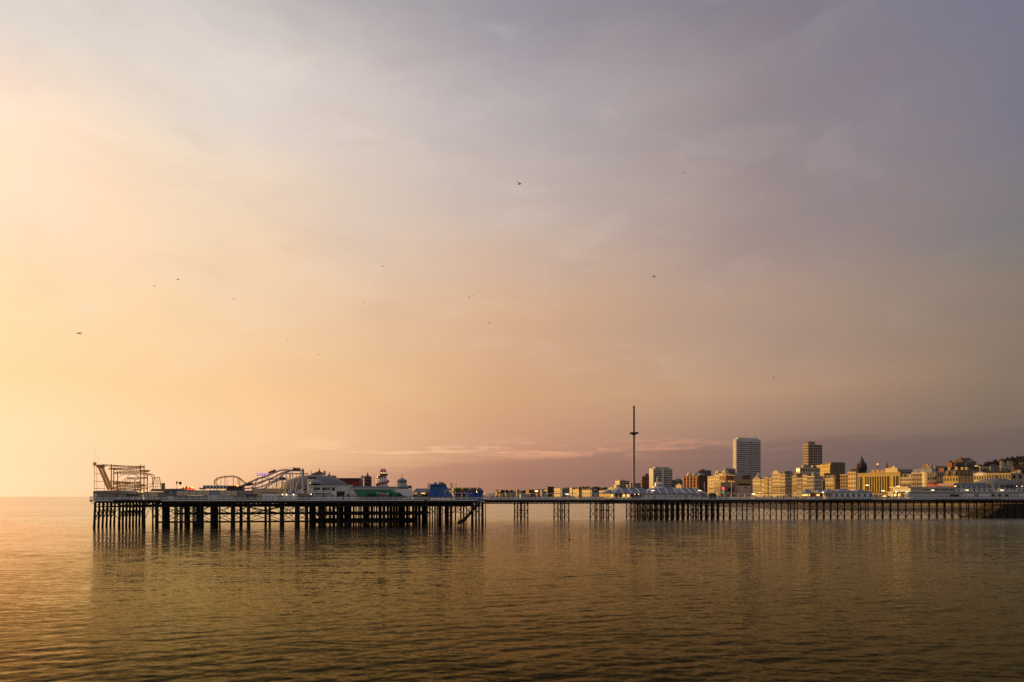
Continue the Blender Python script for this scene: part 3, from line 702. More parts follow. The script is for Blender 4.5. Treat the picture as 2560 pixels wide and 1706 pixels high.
# --- the white tracked coaster, its trains and supports
trk = M('pale_track', (.34,.34,.35), .45, .12, 1.)
t = pth('white_track_coaster', 'large coaster with sweeping pale grey twin rails, white legs and a lift crest', 'roller coaster', 690, 14)
runs = [([(576,1226.5),(592,1220),(610,1211.5),(630,1203),(646,1196),(660,1192),(676,1186),(690,1179.5),(702,1175.8),(715,1174.6),(730,1175.6),(756,1176.6)], 10, .24),
        ([(600,1216),(612,1214),(624,1213),(640,1209),(656,1203),(668,1199),(684,1193.5),(697,1186.5),(707,1181),(718,1178),(732,1176.8),(757,1177.2)], 12, .20),
        ([(606,1222),(622,1220.5),(638,1219.3),(652,1217),(664,1212.5),(676,1206),(690,1199.6),(703,1190),(712,1183),(724,1178.5)], 9, .20),
        ([(644,1229),(655,1223.5),(668,1216),(680,1208),(694,1201),(708,1200)], 8, .16),
        ([(638,1216),(637,1210),(641,1201),(650,1195.5),(662,1195),(670,1198),(674,1204),(668,1211),(655,1215)], 15, .13),
        ([(672,1199),(692,1197),(702,1198.5),(722,1200)], 16, .18),
        ([(620,1222),(645,1211),(668,1200),(690,1190),(708,1184.5)], 18, .11)]
for pts, w, r in runs:
    L = smooth_line(pts, w); 
    for dw in (0, .9): part('track_rail', MB().tube([(p[0], p[1]+dw, p[2]-.12*dw) for p in L], r*.72, 5), trk, t)
    m = MB()
    for p in L[::2]: m.box(p[0]-.08, p[0]+.08, p[1]-.1, p[1]+1.0, p[2]-.16, p[2]-.02)
    part('track_ties', m, trk, t)
for x0, y0, x1, y1, w, r in ((755.5,1177,756.5,1234,9,.24),(726,1181,727,1231,10,.15),(731.5,1180,732.5,1231,12,.16),(752,1180,737,1228,11,.17),(716,1186,718,1230,14,.1),(641,1218,641.5,1246,8,.16),(666,1213,666.5,1244,9,.14),(672,1190,672.5,1222,16,.12),(692,1180,692.5,1222,14,.12),(697,1196,697.5,1232,15,.12),(633,1206,633,1226,13,.1),(611,1213,611,1228,11,.1),(655,1195,655,1222,16,.1),(707,1200,703,1224,12,.1),(715,1201,719,1232,12,.1)):
    part('support_leg', MB().tube([pt(x0, y0, w), pt(x1, y1, w)], r, 6), wpaint if x0 > 690 else trk, t)
m = MB()
for px in (706, 716, 724, 741, 753, 765): m.bar(pt(px, 1183.5, 22), (U(px, 22), 22, DZ), .1, 4)
for y, a, b in ((1184, 708, 771), (1185.5, 712, 771), (1207, 700, 723), (1196, 700, 722)): m.tube(line([(a, y), (b, y)], 22), .1, 4)
for a in (681, 686, 701): m.tube(line([(a, 1222), (a+9, 1202)], 20), .09, 4)
for px in (680, 691, 704): m.bar(pt(px, 1200, 20), (U(px, 20), 20, DZ), .09, 4)
part('back_frame', m, rust, t)
m = MB()
for px in (728, 736, 744, 752): m.bar(pt(px, 1176, 10), pt(px, 1170.5, 10), .03, 4)
m.tube(line([(700, 1171), (730, 1170), (757, 1172)], 10), .03, 4)
part('hand_rail', m, iron, t)
part('lift_head', pbox(MB(), 755.5, 758.5, 1172.5, 1190, 9, 10.4), iron, t)
carm = M('train_maroon', (.10,.02,.025), .4, .1)
def train(label, px0, py0, px1, py1, w):
    t2 = pth('coaster_train', label, 'coaster train', px0, w, Zp(py0, px0, w), 'trains on the pale coaster')
    for k in range(4):
        f = (k+.5)/4; p = pt(px0+(px1-px0)*f, py0+(py1-py0)*f, w); s = (Zp(py1, px1, w)-Zp(py0, px0, w))/(U(px1, w)-U(px0, w)); h = (U(px1, w)-U(px0, w))/8*.86
        part('car', MB().prism([(p[0]-h, p[2]-h*s), (p[0]+h, p[2]+h*s), (p[0]+h, p[2]+h*s+.55), (p[0]+h*.3, p[2]+h*s*.3+.9), (p[0]-h*.2, p[2]-h*s*.2+.5), (p[0]-h, p[2]-h*s+.5)], w, w+1.3), carm, t2)
train('dark red train climbing the pale coaster track beside the purple letters', 670.5, 1185, 688, 1178.5, 9.6)
train('dark red train on the level crest of the pale coaster', 731, 1174.8, 750, 1175.2, 9.6)
train('dark red train low on the pale track near the arched loop', 614, 1214.5, 630, 1211.5, 11)
train('dark red train on the level spur below the coaster crest', 698, 1197.6, 713, 1198.6, 15)
# purple letters TURBO
def text(name, s, size, mat, parent, loc, width=None, off=.015, sp=1.):
    cu = bpy.data.curves.new(name, 'FONT'); cu.body = s; cu.size = size; cu.extrude = .05; cu.offset = off; cu.space_character = sp
    o = bpy.data.objects.new(name, cu); COL.objects.link(o); dg = bpy.context.evaluated_depsgraph_get(); dg.update()
    me = bpy.data.meshes.new_from_object(o.evaluated_get(dg)); bpy.data.objects.remove(o)
    me.materials.clear(); me.materials.append(mat)
    o = bpy.data.objects.new(name, me); COL.objects.link(o); o.parent = parent; o.rotation_euler = (R(90), 0, 0)
    q = org(parent); o.location = tuple(loc[i]-q[i] for i in range(3))
    if width:
        x = [v.co.x for v in me.vertices]; o.scale = (width/(max(x)-min(x)), 1, 1)
    return o
t = pth('lit_sign', 'purple lit letters above the climbing coaster track', 'sign', 641, 17, Zp(1189, 641, 17))
pur = M('lamp_purple', (.3,.15,1), .5, 0, emit=.6, ecol=(.20,.08,1))
text('lettering', 'TURBO', 1.05, pur, t, pt(640.5, 1188.4, 17), U(671, 17)-U(640.5, 17))
m = MB()
for px in (643, 656, 669): m.bar(pt(px, 1188, 17.2), pt(px, 1200, 17.2), .05, 4)
m.tube(line([(641, 1188.8), (671, 1188.8)], 17.2), .06, 4)
part('frame', m, iron, t)
# booths below the coaster
t = pth('white_booth', 'white boarded booth with a dark flat roof under the coaster legs', 'booth', 674, 3)
part('wall', pbox(MB(), 655.5, 692.5, 1232.8, 0, 3, 8, DZ), white, t); part('roof', pbox(MB(), 654.5, 693.5, 1231.8, 1232.9, 2.7, 8.3), iron, t)
t = pth('lamplit_booth', 'white wall booth lit by three round lamps beside the coaster legs', 'booth', 725, 4)
part('wall', pbox(MB(), 707, 744, 1235, 0, 4, 9, DZ), white, t); part('roof', pbox(MB(), 706.5, 745, 1234.2, 1235.1, 3.6, 9.2), conc, t)
for px in (706, 716, 734):
    c = pt(px, 1236.8, 3.7); part('lamp', MB().lathe(c[0], c[1], [(.04, c[2]-.22), (.2, c[2]), (.04, c[2]+.22)], 8), lampm, t)
solo('shed', pbox(MB(), 744.5, 770, 1234.5, 0, 5, 9, DZ), M('taupe_wall', (.24,.18,.15), .8), PF, 'taupe lean-to shed between the lamplit booth and the white turret', 'shed')
t = pth('swing_canopy', 'row of curved blue and white canvas hoods above the lamplit booth', 'canopy', 732, 7)
for k in range(7):
    a = 711+k*6.3
    part('hood', MB().prism(poly([(a,1223.5),(a+2,1224.5),(a+5,1231),(a+5.6,1234),(a+2,1234),(a+.8,1228)], 7), 7, 9), blue_str if k % 2 else wpaint, t)
for i, (a, b, y, mt, lb) in enumerate(((596, 628, 1226.5, conc, 'grey panelled shed front below the coaster start'), (614, 640, 1236, M('dark_awning', (.07,.075,.08), .8), 'dark awning stall right of the windbreak'), (629, 707, 1221.5, creamb, 'cream screen wall behind the coaster legs'))):
    solo(('panel_shed', 'awning_stall', 'screen_wall')[i], pbox(MB(), a, b, y, 0, (4, 3, 20)[i], (8, 6, 21)[i], DZ), mt, PF, lb, ('shed', 'stall', 'screen')[i])

# --- domed arcade
t = pth('domed_arcade', 'grey domed arcade hall with white balcony front and onion turrets', 'arcade', 800, 12)
c = (U(788, 34), 34.); zt = Zp(1187.5, 788, 34); zb = DZ+3.2; rr = (U(880, 34)-U(700, 34))/2
part('dome', MB().lathe(c[0], c[1], [(rr*math.sqrt(max(0, 1-q*q))*.985+.1, zb+(zt-zb)*q) for q in (0,.1,.25,.42,.58,.72,.84,.93,.98)], 40), M('grey_dome', (.145,.138,.13), .75, .12, .4), t, True)
part('drum', MB().lathe(c[0], c[1], [(rr*.99, DZ), (rr*.99, zb)], 40), gpaint, t)
part('wall', pbox(MB(), 772.5, 841, 1216, 0, 8, 22, DZ), white, t)
part('wall', pbox(MB(), 841.2, 876.5, 1212.5, 0, 8.4, 22, DZ), wpaint, t)
part('cornice', pbox(MB(), 771, 841.5, 1214, 1216.5, 7.4, 9), wpaint, t)
part('parapet', pbox(MB(), 772, 876, 1211.5, 1212.6, 8.1, 22.2), lead, t)
for a, b, y0, y1 in ((784,789,1220,1226.5),(790.5,800,1220,1225),(805.5,810.5,1220,1227),(811.5,818,1220,1226),(820,824,1220,1226),(829.5,837.5,1219.5,1227)):
    f = part('window', pbox(MB(), a-.4, b+.4, y0-.4, y1+.4, 7.93, 7.99), tan, t); part('pane', pbox(MB(), a, b, y0, y1, 7.88, 7.92), glass, f)
part('balcony', pbox(MB(), 774, 826, 1232.6, 1233.6, 6.4, 8), gpaint, t)
m = MB()
for k in range(4): px = 775+k*17; m.bar(pt(px, 1219, 6.5), pt(px, 1233, 6.5), .07, 4)
m.tube(line([(774, 1229.5), (826, 1229.5)], 6.5), .05, 4); part('balcony_rail', m, iron, t)
part('shop_front', pbox(MB(), 842, 861, 1231, 1241, 8.28, 8.38), dark, t); part('shop_sign', pbox(MB(), 841.5, 861.5, 1228, 1231.3, 8.1, 8.36), M('old_gold', (.20,.14,.03), .6), t)
part('door', pbox(MB(), 775.5, 782, 1234.5, 1242, 7.9, 7.98), dark, t); part('door', pbox(MB(), 807, 811, 1237, 1241, 7.9, 7.98), conc, t); part('door', pbox(MB(), 826, 836, 1237, 1240.5, 7.9, 7.98), tan, t)
part('notice_board', MB().prism(poly([(866,1236.5),(873,1233),(874,1240),(867,1241.5)], 7.8), 7.8, 7.9), M('slate_board', (.10,.11,.14), .6), t)
c2 = pt(778, 1236.3, 7.6); part('lamp', MB().lathe(c2[0], c2[1], [(.04, c2[2]-.2), (.2, c2[2]), (.04, c2[2]+.2)], 8), lampm, t)
def onion(t, pxc, half, ybase, ytop, yfin, w, mat=None):
    c = pt(pxc, ybase, w); z1 = Zp(ytop, pxc, w); h = z1-c[2]; r = U(pxc+half, w)-U(pxc, w)
    o = part('onion_dome', MB().lathe(c[0], w, [(r*.86, c[2]), (r*.98, c[2]+h*.12), (r, c[2]+h*.28), (r*.93, c[2]+h*.45), (r*.74, c[2]+h*.6), (r*.48, c[2]+h*.74), (r*.24, c[2]+h*.86), (r*.08, c[2]+h)], 20), mat or lead, t, True)
    z2 = Zp(yfin, pxc, w); k = z2-z1
    part('finial', MB().lathe(c[0], w, [(.09, z1-.05), (.05, z1+k*.25), (.16, z1+k*.35), (.05, z1+k*.45), (.05, z1+k*.55), (.12, z1+k*.65), (.03, z1+k*.75), (.02, z2)], 6), iron, t)
    part('onion_collar', MB().lathe(c[0], w, [(r*.9, c[2]-.25), (r*.9, c[2]-.02)], 20), iron, t)
part('turret', MB().lathe(U(778, 11), 11, [((U(788, 11)-U(767.5, 11))/2, DZ), ((U(788, 11)-U(767.5, 11))/2, Zp(1197.5, 778, 11))], 8, math.pi/8), white, t)
onion(t, 779, 13, 1195.5, 1186, 1173, 11)
onion(t, 790, 15.5, 1211.5, 1199, 1192, 9)
# --- long green fronted hall
t = pth('green_fronted_hall', 'long white hall with a sloping green front and an onion turret', 'arcade', 950, 7)
part('wall', pbox(MB(), 876.8, 1031, 1222.3, 0, 7, 24, DZ), white, t)
part('roof', MB().prism(poly([(876.6,1222.2),(878,1215.5),(990,1217),(1000,1222.2)], 7.4), 7.4, 23), lead, t)
g0 = pt(884, 1224, 6.7); 
zt = Zp(1224.2, 930, 6.6); zb = Zp(1244.5, 930, 4.6)
part('awning', MB().add([(U(884,6.6),6.6,zt),(U(975,6.6),6.6,zt),(U(1021,4.6),4.6,zb),(U(897,4.6),4.6,zb),(U(884,6.6),6.9,zt-.1),(U(975,6.6),6.9,zt-.1),(U(1021,4.6),4.9,zb-.1),(U(897,4.6),4.9,zb-.1)], [(0,3,2,1),(4,5,6,7),(0,1,5,4),(1,2,6,5),(2,3,7,6),(3,0,4,7)]), green, t)
part('coping', pbox(MB(), 874, 992, 1222.4, 1223.6, 6.5, 7.2), wpaint, t)
part('red_sign', pbox(MB(), 954, 961, 1234.6, 1242.2, 4.5, 4.6), M('red_board', (.5,.03,.04), .5), t)
for a, b, y0, y1 in ((940,950,1232.5,1234),(951,955,1233.2,1235),(957,962,1233,1234.2),(965,972,1233.5,1236.5)): part('sign_panel', pbox(MB(), a, b, y0, y1, 5.2, 5.3), white, t)
for k in range(4): part('planter', MB().lathe(U((924,935,977,998)[k], 4.2), 4.2, [(.2, DZ+1.0), (.8, DZ+1.5), (.7, DZ+2.1), (.15, DZ+2.5)], 8), M('planter_green', (.015,.05,.02), .9, .5, 2), t)
for px in (879, 893, 1030): part('door', pbox(MB(), px, px+4, 1237, 1242, 6.9, 6.98), conc, t)
part('turret', MB().lathe(U(1005, 13), 13, [((U(1018, 13)-U(992, 13))/2, DZ+3), ((U(1018, 13)-U(992, 13))/2, Zp(1208, 1005, 13))], 8, math.pi/8), gpaint, t)
onion(t, 1005, 12.8, 1205.5, 1194.5, 1184, 13); onion(t, 1007, 15, 1221, 1208.5, 1201, 9)
part('chimney', pbox(MB(), 1020, 1029.5, 1214.5, 1221.5, 10, 12), dbrick, t)
# --- haunted house ride behind
t = pth('haunted_house_ride', 'dark red haunted house ride with brown pyramid roofs and spiked finials', 'fairground ride', 870, 40)
part('wall', pbox(MB(), 836, 904.5, 1197, 0, 40, 52, DZ), M('ox_blood', (.13,.028,.02), .8, .25, .5), t)
part('wall', pbox(MB(), 780, 836, 1190, 0, 44, 54, DZ), dbrick, t)
part('tower', pbox(MB(), 910.5, 928, 1193.5, 0, 38, 43, DZ), M('brown_boards', (.20,.11,.06), .8, .3, .8), t)
def pyr(px0, px1, yb, yt, yf, w0, w1):
    w = (w0+w1)/2; a, b = U(px0, w), U(px1, w); z0 = Zp(yb, (px0+px1)/2, w); z1 = Zp(yt, (px0+px1)/2, w)
    part('pyramid_roof', MB().hip(a-.2, b+.2, w0-.3, w1+.3, z0, z1, (b-a)/2+.1, (w1-w0)/2+.2), tile, t)
    part('finial', MB().lathe((a+b)/2, w, [(.3, z1-.3), (.32, z1+.1), (.12, z1+.4), (.22, z1+.55), (.03, Zp(yf, (px0+px1)/2, w))], 6), iron, t)
pyr(781, 815, 1187, 1178, 1170.5, 45, 53); pyr(815, 831, 1194, 1187, 1180, 45, 50); pyr(809.5, 813.5, 1184, 1180, 1176, 42, 43.5); pyr(910, 928.5, 1194, 1187.3, 1180.5, 37.8, 43.2); pyr(831.5, 835.5, 1195, 1192, 1187, 43, 45); pyr(904, 909, 1196, 1192.5, 1187.5, 42, 44)
part('roof', MB().prism(poly([(836,1197),(838,1195.6),(903,1195.6),(905,1197)], 39.6), 39.6, 52), tile, t)
part('sign_panel', pbox(MB(), 880, 897, 1207, 1213.5, 39.8, 39.95), M('red_board2', (.42,.02,.015), .6), t)
for px in (898, 903.5): part('column', pbox(MB(), px-.6, px+.6, 1198, 1216, 39.4, 39.9), conc, t)
for px, y in ((919, 1199), (919, 1208)): part('window', pbox(MB(), px-2, px+2, y, y+3.5, 37.85, 37.97), dark, t)
part('ledge', pbox(MB(), 910, 928.5, 1200.5, 1201.3, 37.5, 38), dbrick, t); part('ledge', pbox(MB(), 910, 928.5, 1210.5, 1211.2, 37.5, 38), dbrick, t)
for a, b, y in ((929, 936, 1189), (900.5, 904, 1190), (834, 838.5, 1188)):
    m = MB()
    for px in (a, b): m.bar(pt(px, y, 37), (U(px, 37), 37, DZ), .06, 4)
    for k in range(5): m.tube(line([(a, y+2+k*6), (b, y+2+k*6)], 37), .05, 4)
    solo('scaffold_tower', m, steel, PF, {929: 'slim scaffold tower right of the brown pyramid-roofed tower', 900.5: 'thin scaffold at the end of the dark red wall', 834: 'thin scaffold left of the dark red wall'}[a], 'scaffold', 'scaffolds round the haunted house')
# --- helter skelter
t = pth('helter_skelter', 'white helter skelter lighthouse with red stripes and a spiral slide', 'helter skelter', 957, 28)
c = (U(957, 28), 28.)
def rz(px, y): return (U(957+px, 28)-U(957, 28), Zp(y, 957, 28))
stripe = striped('red_white_stripe', (.45,.05,.04), (.70,.68,.64), .5236, 'A', .26)
cap_s = striped('cap_stripe', (.5,.04,.04), (.66,.64,.60), 1.0472, 'A')
tow = MB().lathe(0, 0, [rz(14.5, 1250), rz(13.2, 1216), rz(11.8, 1205), rz(10, 1194), rz(8.6, 1184.5)], 24)
tow.v = [(x+c[0], y+c[1], z) for x, y, z in tow.v]
def axis_part(name, prof, mat, n=24):
    o = bpy.data.objects.new(name, mesh(name, MB().lathe(0, 0, [(r, z-DZ) for r, z in prof], n), mat, True)); COL.objects.link(o); o.parent = t; return o
axis_part('tower', [rz(14.5, 1250), rz(13.2, 1216), rz(11.8, 1205), rz(10, 1194), rz(8.6, 1184.5)], stripe)
axis_part('cap', [rz(9.2, 1181.5), rz(8.8, 1178), rz(7.2, 1174.5), rz(4.5, 1172.3), rz(1, 1171.4)], cap_s)
axis_part('lantern', [rz(7.4, 1184.6), rz(7.4, 1181.4)], M('lantern_glow', (1,.8,.4), .5, 0, emit=.8, ecol=(1,.62,.22)))
for k in range(8):
    q = k*math.pi/4; r = rz(8.2, 1184)[0]; part('lantern_post', MB().bar((c[0]+r*math.cos(q), c[1]+r*math.sin(q), rz(0, 1184.6)[1]), (c[0]+r*math.cos(q), c[1]+r*math.sin(q), rz(0, 1181.3)[1]), .1, 4), white, t)
part('finial', MB().bar((c[0], c[1], rz(0, 1171.5)[1]), (c[0], c[1], rz(0, 1168)[1]), .05, 5), steel, t)
m = MB(); vs = []; fs = []; n = 90
for i in range(n):
    f = i/(n-1); y = 1187+f*29; q = R(-10)-f*2*math.pi*1.62; tr = np.interp(y, [1184.5, 1194, 1205, 1216], [8.6, 10, 11.8, 13.2]); r0 = rz(tr, y)[0]-.05; r1 = r0+.62; z = rz(0, y)[1]
    for r, dz in ((r0, 0), (r1, 0), (r1, .38), (r1+.08, .38), (r1+.08, -.15), (r0, -.15)): vs.append((c[0]+r*math.cos(q), c[1]+r*math.sin(q), z+dz))
    if i:
        for j in range(6): fs.append(((i-1)*6+j, (i-1)*6+(j+1) % 6, i*6+(j+1) % 6, i*6+j))
part('slide', m.add(vs, fs), M('slide_brown', (.10,.04,.035), .5, .2), t)
part('balcony', MB().lathe(c[0], c[1], [(rz(9, 1186)[0], rz(0, 1187)[1]), (rz(11.5, 1186)[0], rz(0, 1186.6)[1]), (rz(11.5, 1185)[0], rz(0, 1184.9)[1]), (rz(11, 1185)[0], rz(0, 1184.9)[1]), (rz(8.8, 1186)[0], rz(0, 1186.4)[1])], 20), M('slide_brown', (0,0,0)), t)
# --- cottage, inflatables, stalls at the landward end of the head
t = pth('cottage_cafe', 'small cream cafe with a grey hipped roof and warm lit windows', 'cafe', 1055, 9)
part('wall', pbox(MB(), 1036, 1076, 1231.5, 0, 9, 17, DZ), creamb, t); 
a, b = U(1032, 8.6), U(1080, 8.6); part('roof', MB().hip(a, b, 8.3, 17.7, Zp(1231.7, 1055, 8.6), Zp(1221.2, 1055, 8.6), 1.3, 4.2), M('cafe_slate', (.16,.165,.18), .65, .2, 1), t)
part('porch', pbox(MB(), 1022, 1047, 1233, 1234.2, 7, 9), conc, t)
for px in (1023, 1034, 1046): part('porch_post', MB().bar(pt(px, 1234, 7.1), (U(px, 7.1), 7.1, DZ), .08, 4), wpaint, t)
for a, b in ((1036, 1043), (1053, 1063)): part('window', pbox(MB(), a, b, 1232.6, 1234.8, 8.9, 8.98), litwin, t)
for a, b in ((1024, 1030), (1040, 1044), (1067, 1070)): part('door', pbox(MB(), a, b, 1237, 1244, 8.88, 8.98), dark, t)
for px in (1055.5, 1064):
    p = pt(px, 1239, 8.4); solo('hanging_basket', MB().lathe(p[0], p[1], [(.1, p[2]-.5), (.45, p[2]-.2), (.5, p[2]+.1), (.15, p[2]+.4)], 8), M('planter_green', (0,0,0)), PF, 'dark hanging plant at the cafe wall, the %s one' % ('seaward' if px < 1060 else 'landward'), 'plant')
infl = M('blue_pvc', (.008,.10,.38), .35, .12, .6); infd = M('dark_blue_pvc', (.01,.03,.22), .35, .12, .6); yel = M('yellow_pvc', (.5,.36,.02), .4, .1)
t = pth('inflatable_slide', 'big blue inflatable slide sloping down towards the land, with knobs on top', 'inflatable', 1100, 5)
part('body', MB().prism(poly([(1075,1247),(1075,1212),(1076.5,1210.3),(1112,1210.3),(1114.5,1212),(1122,1226),(1132,1241),(1134,1247)], 5), 5, 10), infl, t)
part('arch', pbox(MB(), 1076, 1107, 1213.2, 1216.5, 4.7, 4.98), M('dark_blue_band', (.02,.025,.06), .5), t)
part('opening', pbox(MB(), 1089.5, 1093, 1226, 1243, 4.85, 4.98), infd, t)
for k in range(4): part('seam', pbox(MB(), 1076+k*.01, 1111, 1218+k*3, 1218.8+k*3, 4.9, 4.99), M('teal_pvc', (.01,.15,.36), .4), t)
for px, mt in ((1088.3, infl), (1100, yel), (1106, infl)):
    c = pt(px, 1210.3, 6.5); part('knob', MB().lathe(c[0], c[1], [(.3, c[2]-.2), (.5, c[2]+.1), (.45, c[2]+.5), (.1, c[2]+.65)] if mt is infl else [(.55, c[2]-.2), (.55, c[2]+.75), (.1, c[2]+.8)], 10), mt, t)
part('knob', pbox(MB(), 1109.5, 1114.5, 1209.5, 1214.5, 4.6, 6), dark, t)
for px, y, r in ((1112.5, 1229, .42), (1119, 1227, .25), (1114.5, 1237.5, .22), (1118, 1224.5, .18), (1121, 1233, .2)):
    c = pt(px, y, 4.9); part('spot', MB().tube([(c[0], 4.86, c[2]), (c[0], 4.995, c[2])], r, 10), yel, t)
for i, (px, y0, y1) in enumerate(((1070.3, 1208, 1221), (1073.4, 1208.5, 1221), (1127.2, 1206.5, 1234), (1130.3, 1208, 1234))):
    solo('yellow_pole', MB().bar(pt(px, y0, 16), (U(px, 16), 16, DZ), .16, 6), M('yellow_green_paint', (.32,.28,.02), .6), PF, ['yellow pole left of the blue slide, outer one', 'yellow pole left of the blue slide, inner one', 'yellow pole right of the blue slide, taller one', 'yellow pole right of the blue slide, shorter one'][i], 'pole', 'yellow poles round the blue slide')
solo('slide_ramp', MB().tube(line([(1119,1223),(1128,1224.5)], 12), .3, 6), infd, PF, 'dark blue tube between the blue slide and the yellow poles', 'tube')
t = pth('fun_stall', 'stall with a jagged yellow and green canopy above red and pink boards', 'stall', 1165, 26)
part('wall', pbox(MB(), 1133, 1203, 1222, 1234, 26, 30), M('sage_board', (.20,.22,.12), .8, .4, .5), t)
part('lower_wall', pbox(MB(), 1133, 1203, 1234, 0, 25.5, 30, DZ), M('pinkish_boards', (.32,.20,.15), .8, .5, .6), t)
gb = M('green_canopy', (.07,.10,.015), .8, .3)
for k in range(11):
    p = pt(1136+k*6.3, 1222, 25.5); mt = yel if k % 3 == 0 else gb
    part('canopy_point', MB().lathe(p[0], p[1], [(.55, p[2]-.7), (.6, p[2]-.1), (.35, p[2]+.25), (.05, p[2]+.55)], 8), mt, t)
for k in range(14): part('board', pbox(MB(), 1137+k*4.6, 1139.6+k*4.6, 1229+rng.uniform(-1, 1), 1232.5, 25.3, 25.48), [M('red_board', 0), gb, M('teal_board', (.08,.2,.17), .7), yel][k % 4] if k % 5 else white, t)
t = pth('stall', 'low white stall with pink counters between the blue slide and the bouncy castle', 'stall', 1150, 10)
part('wall', pbox(MB(), 1134, 1168, 1234, 0, 12, 14, DZ), M('rose_wall', (.42,.27,.22), .8, .3), t); part('roof', pbox(MB(), 1133, 1169, 1233, 1234.2, 9.5, 14), wpaint, t)
for px, h in ((1136, 1), (1153, 2), (1166, 1)): part('pillar', pbox(MB(), px, px+1.2+h, 1234, 0, 9.6, 10.2, DZ), white, t)
for k in range(5): part('counter', pbox(MB(), 1139+k*5.6, 1143+k*5.6, 1238+(k % 2), 0, 10.3, 11, DZ), [M('red_board', 0), tan, M('orange_counter', 0)][k % 3], t)
t = pth('bouncy_castle', 'small blue bouncy castle with four pointed towers', 'inflatable', 1188, 4)
part('wall', pbox(MB(), 1179, 1206, 1232, 0, 4.6, 8, DZ), infd, t); part('mat', pbox(MB(), 1172, 1207, 1243, 0, 3.6, 8, DZ), infl, t)
for px, y in ((1173.2, 1222.5), (1181.3, 1222.5), (1195.5, 1222.5), (1204, 1222)):
    w = 4.2; c = pt(px, 1231, w); r = .52
    q = part('tower', MB().lathe(c[0], w, [(r, DZ), (r, c[2])], 10), infl, t)
    part('tower_cone', MB().lathe(c[0], w, [(r*1.25, c[2]), (r*1.2, c[2]+.5), (.05, Zp(y, px, w))], 10), M('indigo_pvc', (.018,.02,.16), .4), q)
solo('flagpole', MB().bar(pt(1197.5, 1199, 12), (U(1197.5, 12), 12, DZ), .045, 5), steel, PF, 'thin mast standing behind the bouncy castle', 'pole')
solo('lamp_post', MB().bar(pt(1140, 1212, 20), (U(1140, 20), 20, DZ), .05, 5).lathe(U(1140, 20), 20, [(.1, Zp(1212.5,1140,20)), (.3, Zp(1211.5,1140,20)), (.1, Zp(1210,1140,20))], 8), iron, PF, 'dark lamp post above the jagged yellow and green canopy', 'lamp post')

# ------------------------------------------------------------------ things along the neck of the pier
# wind shelters: long white roofed screens down the middle of the deck
def shelter(px0, px1, w, label, glassy=.5):
    t = pth('wind_shelter', label, 'shelter', px0, w, DZ, 'wind shelters down the middle of the pier')
    u0, u1 = U(px0, w), U(px1, w); zr = Zp(1235.2, (px0+px1)/2, w)
    part('roof', MB().box(u0, u1, w-.9, w+.9, zr, zr+.22), wpaint, t)
    n = max(3, int((u1-u0)/3.0)); 
    for k in range(n+1):
        u = u0+.1+(u1-u0-.2)*k/n
        part('post', MB().box(u-.07, u+.07, w-.07, w+.07, DZ, zr), wpaint, t)
    part('bench', MB().box(u0+.2, u1-.2, w-.55, w-.08, DZ+.1, DZ+.5), gpaint, t)
    part('seat_back', MB().box(u0+.2, u1-.2, w-.078, w-.02, DZ+.1, DZ+.95), wpaint, t)
for i, (a, b, lb) in enumerate(((1212, 1300, 'white roofed wind shelter next to the bouncy castle'), (1324, 1440, 'white roofed wind shelter landward of the grey kiosk'), (1446, 1512, 'short white roofed wind shelter before the blue roofed pavilion'),
                              (1792, 1880, 'white roofed wind shelter beside the dark green tarpaulin'), (1886, 2000, 'white roofed wind shelter seaward of the orange lit stalls'), (2180, 2262, 'white roofed wind shelter between the windowed block and the entrance hall'))):
    shelter(a, b, 46.5, lb)
t = pth('kiosk', 'grey glazed kiosk on the pier deck left of the three lamps', 'kiosk', 1312, 41)
part('wall', pbox(MB(), 1302, 1322, 1236.6, 0, 41, 44, DZ), M('blue_grey_panel', 0), t); part('roof', pbox(MB(), 1301, 1323, 1235.8, 1236.7, 40.7, 44.3), wpaint, t)
for a in (1304, 1312): part('window', pbox(MB(), a, a+6, 1238.5, 1243, 40.9, 40.98), M('pale_glass', (.35,.38,.38), .3, .1), t)
solo('sign_board', pbox(MB(), 1219, 1227.5, 1237.5, 1243, 40, 40.15).box(U(1220,40.05),U(1220.6,40.05),40.05,40.12,DZ,DZ+1), white, PF, 'blank white board at the railing near the bouncy castle', 'board')
# blue roofed pavilion
t = pth('pavilion', 'white pavilion with blue grey hipped roofs edged in bright ridge lines and a small cupola', 'pavilion', 1640, 41)
w0, w1 = 40.6, 52.5
part('wall', pbox(MB(), 1606, 1752, 1234.5, 0, w0+.6, w1, DZ), wpaint, t)
part('rear_wall', pbox(MB(), 1528, 1606, 1235, 0, 47, 47.3, DZ), M('amber_interior', (.45,.25,.08), .8, .4, .6), t)
def hiproof(a, b, ra, rb, yb=1234.3, yt=1220):
    za, zt = Zp(yb, (a+b)/2, w0), Zp(yt, (a+b)/2, w0+4); wm0, wm1 = w0+3.6, w1-3.6
    u = [U(a, w0), U(b, w0), U(ra, wm0), U(rb, wm0)]
    r = part('roof', MB().add([(u[0],w0-.3,za),(u[1],w0-.3,za),(u[1],w1+.3,za),(u[0],w1+.3,za),(u[2],wm0,zt),(u[3],wm0,zt),(u[3],wm1,zt),(u[2],wm1,zt)], [(0,3,2,1),(4,5,6,7),(0,1,5,4),(1,2,6,5),(2,3,7,6),(3,0,4,7)]), blueroof, t)
    return r, za, zt, wm0
cap = M('ridge_cap', (.82,.74,.52), .5, .1)
